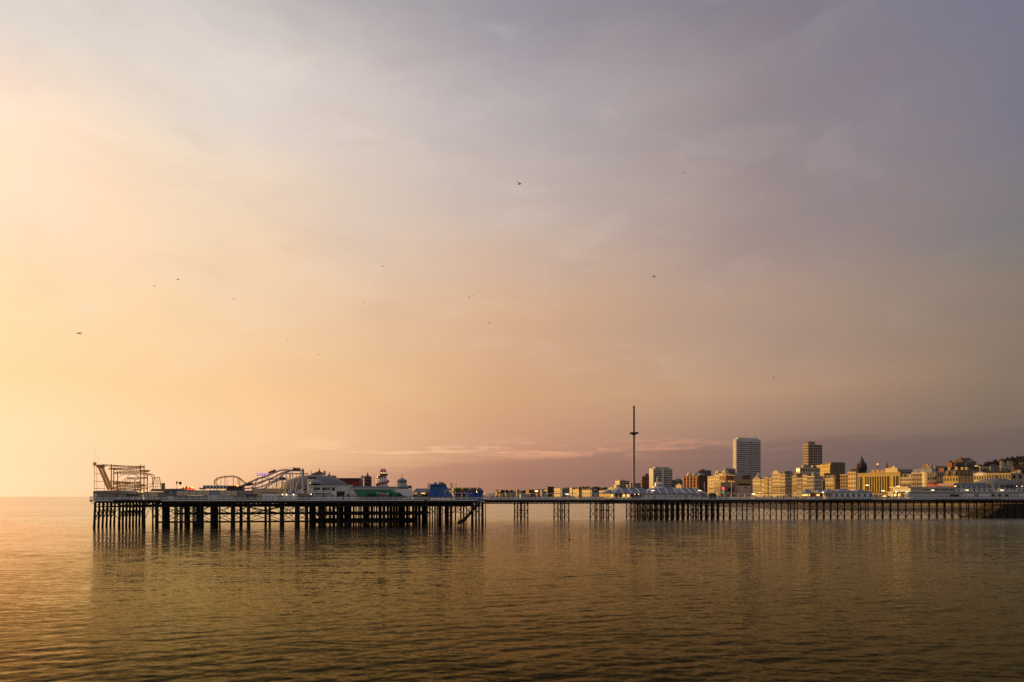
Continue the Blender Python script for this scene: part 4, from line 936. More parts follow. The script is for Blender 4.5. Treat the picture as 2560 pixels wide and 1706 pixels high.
for (a, b, ra, rb, ribs) in ((1527, 1622, 1547, 1608, ((1547,1532.5),(1549,1558),(1569,1579),(1589,1600))), (1613, 1704, 1636, 1688, ((1627,1615.5),(1638,1626.5),(1641,1652),(1661,1669),(1682,1694))), (1680, 1768, 1700, 1736, ((1684,1718),(1701,1710),(1716,1729),(1732.5,1744),(1736,1766)))):
    r, za, zt, wm = hiproof(a, b, ra, rb)
    for x0, x1 in ribs:
        part('ridge_cap', MB().bar((U(x0, wm), wm-.05, zt+.03), (U(x1, w0), w0-.25, za+.06), .19, 5), cap, r)
    part('ridge_cap', MB().bar((U(ra, wm), wm, zt+.04), (U(rb, wm), wm, zt+.04), .1, 5), blueroof, r)
part('side_roof', MB().add([(U(1508,w0),w0,Zp(1233.5,1508,w0)),(U(1530,w0),w0,Zp(1233.5,1530,w0)),(U(1530,w0),w0+7,Zp(1233.5,1530,w0)),(U(1508,w0),w0+7,Zp(1233.5,1508,w0)),(U(1530,w0),w0+1.5,Zp(1224,1530,w0)),(U(1530,w0),w0+5.5,Zp(1224,1530,w0))], [(0,3,2,1),(0,1,4),(1,2,5,4),(2,3,5),(3,0,4,5)]), blueroof, t)
for k in range(9): part('post', pbox(MB(), 1526+k*9.9, 1527.2+k*9.9, 1234.5, 0, w0, w0+.3, DZ), wpaint, t)
for k in range(8):
    a = 1528+k*9.9; part('lit_bay', pbox(MB(), a, a+5+(k % 3), 1236.5, 1244, 46.6, 46.8), (litwin, M('red_board', 0), M('amber_panel', (.5,.3,.08), .6, .2), litwin)[k % 4], t)
for px in (1587.5, 1596.5): c = pt(px, 1236, w0-.1); part('lamp', MB().lathe(c[0], c[1], [(.03, c[2]-.16), (.16, c[2]), (.03, c[2]+.16)], 8), lampm, t)
for a, b, y0, y1, mt in ((1606,1611,1237.5,1240,tan),(1631,1640,1241,1248,conc),(1660,1662,1238,1239,dark),(1685,1687,1238,1239,dark),(1731,1734,1237,1242,M('sign_blue',(.02,.05,.25),.5)),(1737,1741,1237.5,1242,tan),(1743,1747,1238,1242.5,tan),(1713,1720,1238,1249,gpaint)):
    part('door' if y1 > 1243 else 'notice', pbox(MB(), a, b, y0, y1, w0+.5, w0+.58), mt, t)
for k in range(5): part('post', pbox(MB(), 1752+k*3.6, 1752.8+k*3.6, 1234.5, 0, w0+.5, w0+.8, DZ), wpaint, t)
cx, cw = U(1646, 46), 46.
def cz(y): return Zp(y, 1646, 46)
dx = U(1647, 46)-U(1646, 46)
part('cupola', MB().lathe(cx, cw, [(dx*14.5, cz(1222)), (dx*14.5, cz(1217)), (dx*9, cz(1216.5)), (dx*9, cz(1211)), (dx*8.5, cz(1208)), (dx*6.5, cz(1206)), (dx*3, cz(1205))], 8, math.pi/8), wpaint, t)
for q in (-2.2, -1.57, -.95): part('window', MB().box(cx+dx*8.6*math.cos(q)-.28, cx+dx*8.6*math.cos(q)+.28, cw+dx*8.6*math.sin(q)-.12, cw+dx*8.6*math.sin(q)+.1, cz(1216), cz(1212)), dark, t)
part('lantern', MB().lathe(cx, cw, [(dx*4.6, cz(1205)), (dx*5, cz(1203)), (dx*4.6, cz(1199))], 8), M('bronze_lattice', (.20,.13,.04), .5, .3, 2), t)
part('lantern_cap', MB().lathe(cx, cw, [(dx*4.8, cz(1199)), (dx*4.6, cz(1196.5)), (dx*3, cz(1194.6)), (dx*.6, cz(1192)), (.06, cz(1191.5)), (.05, cz(1187))], 10), M('verdigris', (.20,.26,.22), .6, .2), t, True)
for k in range(5): part('bracket', pbox(MB(), 1660+k*5, 1663+k*5, 1216+k*.8, 1219, 45, 45.3), conc, t)
solo('tarpaulin_stall', MB().lathe(U(1781, 41), 41, [((U(1791,41)-U(1771,41))/2*r, z) for r, z in ((1, DZ), (1, DZ+1.2), (.97, DZ+1.9), (.75, DZ+2.5), (.3, DZ+2.75))], 16), M('bottle_green', (.006,.05,.03), .6, .3, .8), PF, 'dark green rounded tarpaulin stall right of the blue roofed pavilion', 'stall', smooth=True)
for px, y, lb in ((1761, 1205, 'tall bare pole at the landward end of the blue roofed pavilion'), (1829, 1203, 'tall thin white mast on the deck left of the tall white tower block'), (1518, 1201, 'slender pole at the seaward end of the blue roofed pavilion')):
    solo('flagpole', MB().bar(pt(px, y, 43), (U(px, 43), 43, DZ), .09 if px == 1829 else .06, 6), wpaint, PF, lb, 'pole')
# lamp posts of the pier
def lamp(px, y, label):
    t = thing('lamp_post', label, 'lamp post', PF, U(px, NW0+.6), NW0+.6, DZ, 'pier lamp posts with long heads')
    z = Zp(y, px, NW0+.6); u = U(px, NW0+.6)
    part('post', MB().bar((u, NW0+.6, DZ), (u, NW0+.6, z), .055, 6), wpaint, t)
    part('lamp_head', MB().box(u-.62, u+.62, NW0+.35, NW0+.85, z-.08, z+.14), lampm, t)
for px, y, lb in ((1341, 1228.5, 'first pier lamp landward of the grey glazed kiosk'), (1418, 1236, 'low pier lamp between the two central wind shelters'), (1632, 1227, 'pier lamp in front of the cupola of the blue roofed pavilion'), (1749, 1227, 'pier lamp at the landward hip of the blue roofed pavilion'), (1884, 1235.5, 'pier lamp between the landward wind shelters'),
                  (2332, 1226, 'pier lamp below the red letters of the entrance hall'), (2418, 1226, 'pier lamp before the portholes left of the grey dome'), (2505, 1226, 'pier lamp before the portholes under the grey dome')): lamp(px, y, lb)
# orange lit stalls and small pyramid roofs
t = pth('food_stall', 'orange lit food stall with a pale flat roof', 'stall', 2030, 42)
part('roof', pbox(MB(), 2002, 2062, 1232, 1233.4, 41.5, 47), creamb, t); part('rear_wall', pbox(MB(), 2004, 2058, 1233.5, 0, 46, 46.3, DZ), M('amber_interior', 0), t)
for a, b in ((2007, 2019), (2022, 2025), (2042, 2049)): part('lit_front', pbox(MB(), a, b, 1235.5, 1240.5, 43, 43.2), litwin, t)
for px in (2004, 2021, 2039, 2060): part('post', pbox(MB(), px, px+1.2, 1233.4, 0, 41.7, 42, DZ), wpaint, t)
part('counter', pbox(MB(), 2006, 2058, 1242, 0, 42.5, 43, DZ), gpaint, t)
c = pt(2057, 1231.3, 41.4); part('lamp', MB().lathe(c[0], c[1], [(.05, c[2]-.25), (.35, c[2]), (.05, c[2]+.25)], 8), lampm, t)
t = pth('windowed_block', 'white flat block with seven square dark windows under small blue grey pyramid roofs', 'pavilion', 2130, 41)
part('wall', pbox(MB(), 2082, 2182, 1231.6, 0, 40.5, 50, DZ), wpaint, t); part('roof_edge', pbox(MB(), 2080, 2184, 1230.4, 1231.7, 40.2, 50.3), conc, t)
for k in range(7): 
    a = 2088.5+k*14.2; f = part('window', pbox(MB(), a-.6, a+6.6, 1233.9, 1242.3, 40.42, 40.49), white, t); part('pane', pbox(MB(), a, a+6, 1234.5, 1241.7, 40.36, 40.41), M('blue_glass', (.05,.06,.085), .2, 0), f)
part('plinth', pbox(MB(), 2082, 2182, 1245, 0, 40.3, 40.49, DZ), conc, t)
part('porch', pbox(MB(), 2062, 2081.8, 1231, 1232.6, 40.6, 46), creamb, t)
for px in (2064, 2070, 2076): part('post', pbox(MB(), px, px+1.2, 1232.6, 0, 40.8, 41.1, DZ), wpaint, t)
part('lit_panel', pbox(MB(), 2062, 2080, 1234, 1240, 44, 44.2), M('amber_panel', 0), t)
def pyrp(px0, px1, yb, yt, w, flat=0., mat=blueroof):
    a, b = U(px0, w), U(px1, w); z0, z1 = Zp(yb, px0, w), Zp(yt, px0, w); d = (b-a)
    return part('pyramid_roof', MB().hip(a, b, w, w+min(d, 9), z0, z1, d/2*(1-flat), min(d, 9)/2*.99), mat, t)
pyrp(2098, 2142, 1230.3, 1222.3, 41, .38); pyrp(2144, 2174, 1230.3, 1222.2, 41)
pyrp(2066, 2094, 1230.8, 1222.2, 42, .1)
t = pth('roofed_kiosk', 'pair of small blue grey pointed roofs over the orange lit stalls', 'kiosk', 2030, 48)
pyrp(2012, 2036, 1231.5, 1223, 48, .15); pyrp(2046, 2068, 1231.5, 1224.5, 48, .55)
for px in (2014, 2034, 2048, 2066): part('post', MB().bar(pt(px, 1231, 48.5), (U(px, 48.5), 48.5, DZ), .1, 5), wpaint, t)
# open stretch with rides before the entrance hall
t = pth('ride_stall', 'small brightly lit ride stall with a red disc sign left of the entrance hall', 'stall', 2250, 43)
part('roof', pbox(MB(), 2232, 2268, 1229.6, 1230.8, 42, 47), creamb, t); part('rear_wall', pbox(MB(), 2233, 2267, 1231, 0, 46, 46.2, DZ), M('amber_interior', 0), t)
for a, b in ((2236, 2241), (2246, 2252), (2258, 2263)): part('lit_front', pbox(MB(), a, b, 1234.5, 1241, 44, 44.2), litwin, t)
c = pt(2254, 1237.5, 42.6); part('disc_sign', MB().tube([(c[0], 42.5, c[2]), (c[0], 42.62, c[2])], .42, 14), M('red_board', 0), t)
for px in (2240.5, 2267): c = pt(px, 1230, 41.8); part('lamp', MB().lathe(c[0], c[1], [(.05, c[2]-.3), (.42, c[2]), (.05, c[2]+.3)], 8), lampm, t)
for px in (2233, 2250, 2267): part('post', pbox(MB(), px-.5, px+.5, 1230.8, 0, 42.1, 42.4, DZ), wpaint, t)
# entrance hall with its letters and dome
dullw = M('dull_white', (.44,.45,.42), .7, .2, .5)
t = pth('entrance_hall', 'long white entrance hall with red roof letters, portholes and a shallow grey dome', 'hall', 2410, 40)
part('lower_wall', pbox(MB(), 2271, 2700, 1231.3, 0, 39.8, 53, DZ), dullw, t)
part('upper_wall', pbox(MB(), 2276, 2388, 1219.6, 1231.2, 42, 53), dullw, t); part('upper_wall', pbox(MB(), 2388.2, 2482, 1222, 1231.2, 41, 53), dullw, t); part('upper_wall', pbox(MB(), 2482.2, 2700, 1220.6, 1231.2, 40.4, 53), dullw, t)
part('cornice', pbox(MB(), 2270, 2391, 1217, 1219.5, 41.4, 53.4), creamb, t); part('cornice', pbox(MB(), 2271, 2700, 1230.9, 1231.9, 39.3, 41), conc, t)
for k in range(15): part('window', pbox(MB(), 2305+k*5.6, 2308.4+k*5.6, 1222.8, 1227.6, 41.9, 41.98), glass if k % 4 else tan, t)
for k in range(4): part('window', pbox(MB(), 2279+k*6.4, 2283+k*6.4, 1222.5, 1228, 41.9, 41.98), M('amber_panel', 0), t)
for i, px in enumerate((2397, 2422.5, 2435.5, 2448, 2461, 2473.5)): c = pt(px, 1226, 41); part('porthole', MB().tube([(c[0], 40.9, c[2]), (c[0], 40.98, c[2])], .42, 12), dark, t)
for px in (2490.5, 2505, 2517.5, 2528, 2536, 2548, 2558): c = pt(px, 1222.5 if px < 2540 else 1226, 40.4); part('porthole', MB().tube([(c[0], 40.3, c[2]), (c[0], 40.38, c[2])], .40, 12), dark, t)
for a, b in ((2408, 2436), (2447, 2475), (2548, 2580)): part('shutter', pbox(MB(), a, b, 1234, 1246, 39.68, 39.78), M('shutter_white', (.60,.60,.62), .5, .1), t)
for a, b in ((2376, 2398), (2436.5, 2446.5), (2480, 2487), (2496, 2503), (2513, 2521)): part('doorway', pbox(MB(), a, b, 1236.5, 1241.5, 39.68, 39.78), dark if a != 2436.5 else M('taupe_wall', 0), t)
# clerestory roof, columns, dome
part('clerestory_roof', MB().prism(poly([(2384,1214.3),(2386,1208.3),(2462,1207.2),(2470,1214.3)], 43.5), 43.5, 53), lead, t)
part('glazing', pbox(MB(), 2390, 2482, 1214.4, 1221.9, 43, 44), M('clerestory_glass', (.13,.15,.18), .3, .2, 1.), t); part('glazing', pbox(MB(), 2482.2, 2540, 1210.5, 1220.5, 42, 44), M('clerestory_glass', 0), t)
for px in (2402.5, 2416, 2429, 2442, 2455, 2467.5, 2480): part('column', pbox(MB(), px-.8, px+.8, 1214.5, 1222, 42.5, 43), dullw, t)
for px in (2484, 2498, 2512, 2524, 2533.5): part('column', pbox(MB(), px-.8, px+.8, 1211.5, 1220.6, 41.5, 42), dullw, t)
w = 50.; c = U(2489, w); r = (U(2536, w)-U(2443, w))/2; z0 = Zp(1212.5, 2489, w); z1 = Zp(1196, 2489, w)
part('dome', MB().lathe(c, w, [(r*1.02, z0-.6), (r*1.02, z0), (r*.93, z0+(z1-z0)*.25), (r*.78, z0+(z1-z0)*.5), (r*.55, z0+(z1-z0)*.78), (r*.3, z0+(z1-z0)*.95), (r*.12, z1)], 32), M('grey_dome', 0), t, True)
part('dome_cap', MB().lathe(c, w, [(.6, z1-.1), (.5, z1+.5), (.75, z1+.7), (.3, z1+1.2), (.05, z1+1.5)], 8), slate, t)
part('parapet', pbox(MB(), 2540.2, 2700, 1210, 1220.4, 43, 53), lead, t)
for px in (2542, 2555): c = pt(px, 1216, 42); part('lamp', MB().lathe(c[0], c[1], [(.03, c[2]-.18), (.2, c[2]), (.03, c[2]+.18)], 8), lampm, t)
redl = M('lamp_letter_red', (.7,.08,.04), .5, 0, emit=.28, ecol=(1,.12,.06))
s0 = pt(2320, 1217, 42.2)
# letters stand on a light frame along the roof edge
text('lettering', 'BRIGHTON PIER', 1.95, redl, t, s0, U(2384, 42.2)-U(2320, 42.2), 0., 1.25)
m = MB(); m.tube([pt(2276, 1217.2, 42.35), pt(2386, 1217.2, 42.35)], .07, 4); m.tube([pt(2276, 1210, 42.35), pt(2386, 1210, 42.35)], .05, 4)
for k in range(19): px = 2276+k*6.1; m.bar(pt(px, 1217.2, 42.35), pt(px, 1209.5, 42.35), .05, 4)
part('letter_frame', m, iron, t)
# root of the pier: dark masonry and lower buildings under the deck
solo('masonry_pier', MB().prism([(U(2450,NW0+1.5),-2),(U(2453,NW0+1.5),.5),(U(2462,NW0+1.5),1.0),(U(2470,NW0+1.5),.9),(U(2478,NW0+1.5),2.2),(U(2486,NW0+1.5),2.5),(U(2494,NW0+1.5),4.1),(U(2503,NW0+1.5),4.4),(U(2511,NW0+1.5),6.4),(U(2700,NW0+1.5),6.9),(U(2700,NW0+1.5),-2)], NW0+1.5, NW1-1), M('wet_masonry', (.040,.030,.020), .9, .7, .9), PF, 'dark wet masonry mass under the landward end of the pier', 'masonry')
# people, each a small continuous figure
def person_mesh(name, coat, legc, pose):
    m = MB(); s = .12*pose
    for sg in (-1, 1):
        m.tube([(sg*.09+s*sg, 0, .04), (sg*.09+s*sg*.4, .02, .48), (sg*.08, 0, .90)], [.065, .075, .10], 6)
        m.tube([(sg*.21, -.03*sg, 1.42), (sg*.27, .02, 1.12), (sg*.24, -.10, .86)], [.065, .055, .045], 6)
    m.lathe(0, 0, [(.17, .84), (.19, 1.0), (.18, 1.2), (.22, 1.40), (.09, 1.48), (.06, 1.53)], 8)
    m.lathe(0, 0, [(.04, 1.50), (.085, 1.56), (.105, 1.64), (.09, 1.72), (.03, 1.765)], 8)
    return mesh(name, m, coat, True)
pm = [person_mesh('person', M('coat_'+n, c, .9, .2, 4), None, p) for n, c, p in (('black', (.02,.02,.024), 1), ('navy', (.02,.03,.07), 0), ('rust', (.20,.05,.03), 1), ('grey', (.12,.12,.12), 0), ('sand', (.35,.26,.15), 1))]
lab = ['person in a black coat strolling on the pier deck', 'person in a navy coat standing on the pier deck', 'person in a rust red coat strolling on the pier deck', 'person in a grey coat standing on the pier deck', 'person in a sand coloured coat strolling on the pier deck']
spots = [(rng.uniform(1225, 1505), rng.uniform(39.6, 45)) for _ in range(26)]+[(rng.uniform(1795, 2000), rng.uniform(39.6, 45)) for _ in range(20)]+[(rng.uniform(2182, 2266), rng.uniform(39.6, 45)) for _ in range(10)]+[(rng.uniform(772, 1068), rng.uniform(.8, 3.6)) for _ in range(12)]
for i, (px, w) in enumerate(spots):
    k = int(rng.integers(0, 5)); o = bpy.data.objects.new('person', pm[k]); COL.objects.link(o)
    o.location = PF.world(U(px, w), w, DZ); o.rotation_euler = (0, 0, rng.uniform(0, 6.28)); tag(o, lab[k], 'person', 'people strolling on the pier')

# ------------------------------------------------------------------ the town
def dd(px): return float(np.interp(px, [1210,1300,1380,1540,1640,1730,1800,1880,1960,2050,2150,2260,2350,2450,2560], [3200,2600,2150,1500,1270,1080,980,880,790,710,640,580,540,510,480]))
WINM = {}
def pane_mesh(w, h, face, mat):
    k = (round(w, 1), round(h, 1), face, mat.name)
    if k not in WINM:
        m = MB()
        if face == 'x': m.box(-.07, .03, -w/2, w/2, 0, h)
        else: m.box(-w/2, w/2, -.07, .03, 0, h)
        WINM[k] = mesh('window', m, mat)
    return WINM[k]
def bld(name, label, cat, px0, pxm, px1, top, wall, rows=0, cols=0, scols=0, d=None, a=22., roof='flat', rmat=None, zb=5.5, h=0., ww=.5, wh=.52, z0=None, bays=0, cornice=True, band=False, side_wall=None, group=None, wmat=None, depth=12., chim=0):
    d = d or dd(pxm); a = R(a); fr = Frame(WP(pxm, d), d, a)
    k0, k1 = K(px0), K(px1); Cx, Cy = fr.o
    L = (k0*Cy-Cx)/(-fr.s-k0*fr.c) if pxm-px0 > .3 else depth
    Wd = (k1*Cy-Cx)/(fr.c-k1*fr.s) if px1-pxm > .3 else depth
    zt = WZ(top, d); wmat = wmat or glass
    t = thing(name, label, cat, fr, 0, 0, zb, group); t['_dim'] = (L, Wd, zt)
    part('wall', MB().box(0, Wd, 0, L, zb, zt), wall, t)
    z0 = z0 if z0 is not None else max(zb+3.5, WZ(1238, d))
    H = zt-z0
    if rows:
        rh = H/rows
        for f, n, span in (('x', cols, L), ('y', scols, Wd)):
            if not n: continue
            cw = span/n
            if band:
                for r in range(rows):
                    z = z0+r*rh+rh*.35
                    m = MB()
                    if f == 'x': m.box(-.05, .04, span*.05, span*.95, z, z+rh*wh)
                    else: m.box(span*.05, span*.95, -.05, .04, z, z+rh*wh)
                    part('window_band', m, wmat, t)
                continue
            me = pane_mesh(cw*ww, rh*wh, f, wmat)
            for r in range(rows):
                for c in range(n):
                    p = (c+.5)*cw; z = z0+r*rh+rh*.28
                    inst('window', me, t, (0, p, z) if f == 'x' else (p, 0, z))
    if bays:
        bw = L/bays
        for k in range(bays):
            y = (k+.5)*bw; q = min(1.5, bw*.3)
            me_ = MB(); vs = [(0, y-bw*.36), (-q, y-bw*.17), (-q, y+bw*.17), (0, y+bw*.36)]
            me_.add([(x, yy, z) for z in (zb+3, zt-.4) for x, yy in vs], [(0,1,2,3), (7,6,5,4), (0,4,5,1), (1,5,6,2), (2,6,7,3), (3,7,4,0)])
            b = part('bay', me_, wall, t)
            for r in range(rows or 4):
                z = z0+(r+.25)*H/(rows or 4)
                part('bay_window', MB().box(-q-.06, -q+.02, y-bw*.14, y+bw*.14, z, z+H/(rows or 4)*.5), wmat, b)
    if cornice:
        part('cornice', MB().box(-.35, Wd+.3, -.35, L+.3, zt-.45, zt+.35), wall, t)
        if rows > 2:
            for k in range(1, rows, 2): part('string_course', MB().box(-.28, Wd+.1, -.28, L+.1, z0+k*H/rows-.1, z0+k*H/rows+.18), wall, t)
        if rows >= 4 and cols >= 4 and not bays and wall in (cream, creamb, stone):
            for k in (1, 2): part('balcony', MB().box(-1.1, -.02, L*.08, L*.92, z0+k*H/rows+.2, z0+k*H/rows+.9), iron, t)
    zr = zt+.36 if cornice else zt+.003
    if roof == 'hip': part('roof', MB().hip(-.2, Wd+.2, -.2, L+.2, zr, zr+h, min(Wd, L)*.42, min(Wd, L)*.42), rmat or slate, t)
    elif roof == 'mansard':
        part('roof', MB().hip(.2, Wd-.2, .2, L-.2, zr, zr+h, .9, .9), rmat or slate, t)
        n = max(2, int(L/4))
        for k in range(n):
            y = (k+.5)*L/n; e = part('dormer', MB().box(-.1, 1.2, y-.75, y+.75, zr, zr+h*.72), wall, t); part('pane', MB().box(-.16, -.09, y-.45, y+.45, zr+.3, zr+h*.6), wmat, e)
        n = max(1, int(Wd/5))
        for k in range(n):
            x = (k+.5)*Wd/n; e = part('dormer', MB().box(x-.75, x+.75, -.1, 1.2, zr, zr+h*.72), wall, t); part('pane', MB().box(x-.45, x+.45, -.16, -.09, zr+.3, zr+h*.6), wmat, e)
    elif roof == 'gable': part('roof', MB().prismx([(-.3, zr), (L/2, zr+h), (L+.3, zr)], -.2, Wd+.2), rmat or slate, t)
    elif roof == 'flat' and rmat: part('roof', MB().box(.6, Wd-.6, .6, L-.6, zr, zr+.3), rmat, t)
    for k in range(chim):
        y = L*(k+.5)/chim; part('chimney', MB().box(Wd*.3, Wd*.3+1.5, y-.8, y+.8, zr, zr+h+1.6), wall, t)
    if roof == 'flat' and cornice and L > 5 and Wd > 4:
        g = random.Random(int(pxm*7)); k = g.randint(2, 4)
        for _ in range(k):
            x, y = g.uniform(.8, max(1., Wd-3.2)), g.uniform(.8, max(1., L-3.2)); hh = g.uniform(1.0, 2.8)
            part('roof_hut', MB().box(x, x+g.uniform(1.5, 3), y, y+g.uniform(1.5, 4), zr+.02, zr+hh), g.choice([wall, conc, slate, lead]), t)
        for _ in range(g.randint(1, 3)):
            x, y = g.uniform(.8, Wd-.8), g.uniform(.8, L-.8)
            c = part('chimney', MB().box(x-.5, x+.5, y-1.1, y+1.1, zr+.02, zr+g.uniform(2., 3.4)), g.choice([wall, brick, dbrick]), t)
        x, y = g.uniform(1, Wd-1), g.uniform(1, L-1); part('aerial', MB().bar((x, y, zr), (x, y, zr+g.uniform(2.5, 5)), .07, 4), iron, t)
    return t, fr, L, Wd, zt
def add_box(t, name, mat, x0, x1, y0, y1, z0, z1): return part(name, MB().box(x0, x1, y0, y1, z0, z1), mat, t)
def balconies(t, L, Wd, z0, zt, n, out=1.1, ymin=0., xr=None, mat=None, bandmat=None, up=1.1):
    rh = (zt-z0)/n
    for k in range(n):
        z = z0+k*rh
        x0, x1 = xr or (0, Wd)
        part('window_band', MB().box(x0+.3, x1-.3, -.06, .05, z+rh*.36, z+rh*.95), bandmat or glass, t)
        part('balcony', MB().box(x0+.5, x1-.5, -out, 0, z-.12, z+up), mat or conc, t)

# --- landmarks
# slender viewing tower with a glass ring pod
d = 1210.; fr = Frame(WP(1584.6, d), d, 0)
t = thing('viewing_tower', 'very tall slender steel viewing tower with a ring shaped glass pod partway up', 'tower', fr, 0, 0, 6)
m = MB(); zt = WZ(1021.5, d); prof = []; z = 6.
while z < zt: prof += [(1.97, z), (1.97, z+4.9), (1.9, z+4.95)]; z += 5.
part('shaft', m.lathe(0, 0, prof+[(1.97, zt)], 20), M('tower_steel', (.13,.13,.145), .6, .15, .2), t)
zc = WZ(1083, d)
part('pod', MB().lathe(0, 0, [(2.1, zc-2.8), (4.5, zc-2.4), (8.2, zc-1.1), (9.1, zc), (8.4, zc+1.0), (5.5, zc+1.6), (2.1, zc+1.8)], 28), M('pod_glass', (.10,.11,.13), .15, .1, .5, metal=.4), t, True)
part('pod_base', MB().lathe(0, 0, [(2.05, zc-4.0), (3.4, zc-2.75), (2.05, zc-2.6)], 20), M('pod_red', (.12,.03,.025), .5), t)
part('beacon', MB().bar((0, 0, zt), (0, 0, zt+1.6), .25, 6), M('lamp_red', 0), t)
solo('base_building', MB().lathe(0, 0, [(22, 4), (22, 9), (10, 10)], 24), conc, fr, 'low round base hall at the foot of the slender viewing tower', 'hall')

# white tower block, left of the tall one
wt = M('white_tower', (.56,.54,.50), .75, .12, .12)
t, fr, L, Wd, zt = bld('apartment_tower', 'white mid height apartment block with balcony rows right of the viewing tower', 'apartment block', 1623, 1633, 1681, 1171.5, wt, 13, 4, 0, cornice=False, z0=14, ww=.5)
balconies(t, L, Wd, 14, zt-1.5, 14, 1.2, xr=(2, Wd*.45), mat=wt); balconies(t, L, Wd, 14, zt-1.5, 14, 1.2, xr=(Wd*.55, Wd), mat=wt)
add_box(t, 'roof_hut', M('verdigris_panel', (.16,.22,.20), .6), Wd*.12, Wd*.86, 1, L*.6, zt, zt+2.6); add_box(t, 'roof_hut', yellow, Wd*.4, Wd*.55, .9, 1.3, zt+.3, zt+2.3)
# brown brick slab beside it
t, fr, L, Wd, zt = bld('apartment_tower', 'dark brown brick slab block just left of the white balcony block', 'apartment block', 1602, 1605, 1624, 1191, dbrick, 9, 2, 3, cornice=False, z0=12, rmat=conc, ww=.3)
add_box(t, 'roof_hut', dbrick, Wd*.55, Wd*.95, 2, 6, zt, zt+5.5)
# stepped cream block
t, fr, L, Wd, zt = bld('apartment_block', 'cream stepped apartment block with balcony rows left of the viewing tower', 'apartment block', 1538, 1549, 1574, 1202, creamb, 7, 4, 0, cornice=False, z0=14)
balconies(t, L, Wd, 14, zt-1, 8, 1.3, mat=creamb)
add_box(t, 'roof_hut', conc, 4, 16, 3, 10, zt, zt+2); add_box(t, 'stepped_end', creamb, -7, 0, 2, L*.7, 5, zt-9); add_box(t, 'stepped_end', creamb, -12, -7, 2, L*.6, 5, zt-18)
bld('apartment_block', 'grey cream low block directly behind the viewing tower shaft', 'apartment block', 1574, 1577, 1602, 1208.5, conc, 4, 1, 6, d=1420)
bld('apartment_block', 'small tan block stepping down left of the viewing tower', 'apartment block', 1566, 1569, 1577, 1212, tan, 3, 1, 2, d=1440)
# tall white tower
tg = M('tower_glass', (.17,.15,.135), .4, .35, .5)
wt2 = M('bleached_tower', (.50,.47,.43), .7, .12, .1)
t, fr, L, Wd, zt = bld('tower_block', 'tallest white tower block with dark window rows and a sunlit edge', 'tower block', 1832.5, 1840.5, 1902, 1098, wt2, 24, 2, 0, d=1190, cornice=False, z0=16, ww=.3)
balconies(t, L, Wd, 16, zt-4, 25, .9, xr=(3, Wd*.46), mat=wt2, bandmat=tg, up=1.5); 
brz = M('brown_bay', (.20,.16,.13), .7, .15, .2)  # brown of the tower's middle bay
for k in range(25):
    z = 16+k*(zt-20)/25; rh = (zt-20)/25
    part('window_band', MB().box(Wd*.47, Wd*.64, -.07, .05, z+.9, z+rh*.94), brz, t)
    part('window_band', MB().box(Wd*.66, Wd-1.6, -.07, .05, z+1.3, z+rh*.9), tg, t); part('balcony', MB().box(Wd*.65, Wd-1.2, -.9, 0, z-.1, z+1.5), wt2, t)
add_box(t, 'penthouse', wt2, 5, Wd-3, 2, L-1, zt, zt+3.0)
for x, h in ((Wd*.45, 14), (Wd*.82, 5), (Wd*.88, 6)): part('aerial', MB().bar((x, 4, zt+3), (x, 4, zt+3+h), .18, 5), iron, t)
# brown banded tower
bt = M('brown_tower', (.22,.14,.09), .8, .2, .15)
t, fr, L, Wd, zt = bld('tower_block', 'brown banded tower block with pale floor lines and a rooftop box', 'tower block', 2007.5, 2020, 2055, 1112, bt, 17, 3, 6, d=1010, cornice=False, z0=20, ww=.55)
pl = M('pale_band', (.50,.42,.32), .8)
for k in range(17): z = 20+k*(zt-20)/17; part('floor_band', MB().box(-.5, Wd+.3, -.5, L+.3, z-.2, z+.45), pl, t)
for x in (.0, .33, .66, .97): part('pier_strip', MB().box(Wd*x, Wd*x+.8, -.62, -.5, 20, zt), pl, t)
part('floor_band', MB().box(-.5, Wd+.3, -.5, L+.3, zt-.2, zt+.6), pl, t)
add_box(t, 'rooftop_box', bt, Wd*.12, Wd*.62, 3, L*.7, zt+.6, zt+5.0)
# ochre concrete office slab
t, fr, L, Wd, zt = bld('office_block', 'ochre concrete office slab with a dark blank side right of the brown tower', 'office block', 2038, 2075, 2112, 1162, yellow, 4, 12, 0, d=880, a=14, z0=30, wh=.42, wmat=M('amber_glass', (.26,.15,.03), .7, .1))
add_box(t, 'shade_sheet', M('umber_shade', (.15,.11,.055), .8, .2, .2), .5, Wd, -.5, -.36, 5, zt+2.5); add_box(t, 'plant_room', M('umber_shade', 0), Wd*.15, Wd-.5, 1, L*.5, zt+.36, zt+3.2)  # shade of the side face put into the umber colour
t2, fr2, L2, W2, z2 = bld('office_block', 'low cream office block in front of the brown tower', 'office block', 1990, 2000, 2050, 1170, cream, 3, 3, 8, d=860, a=14, z0=28)
add_box(t2, 'plant_room', conc, W2*.2, W2*.6, 1, L2*.7, z2+.36, z2+3.6)
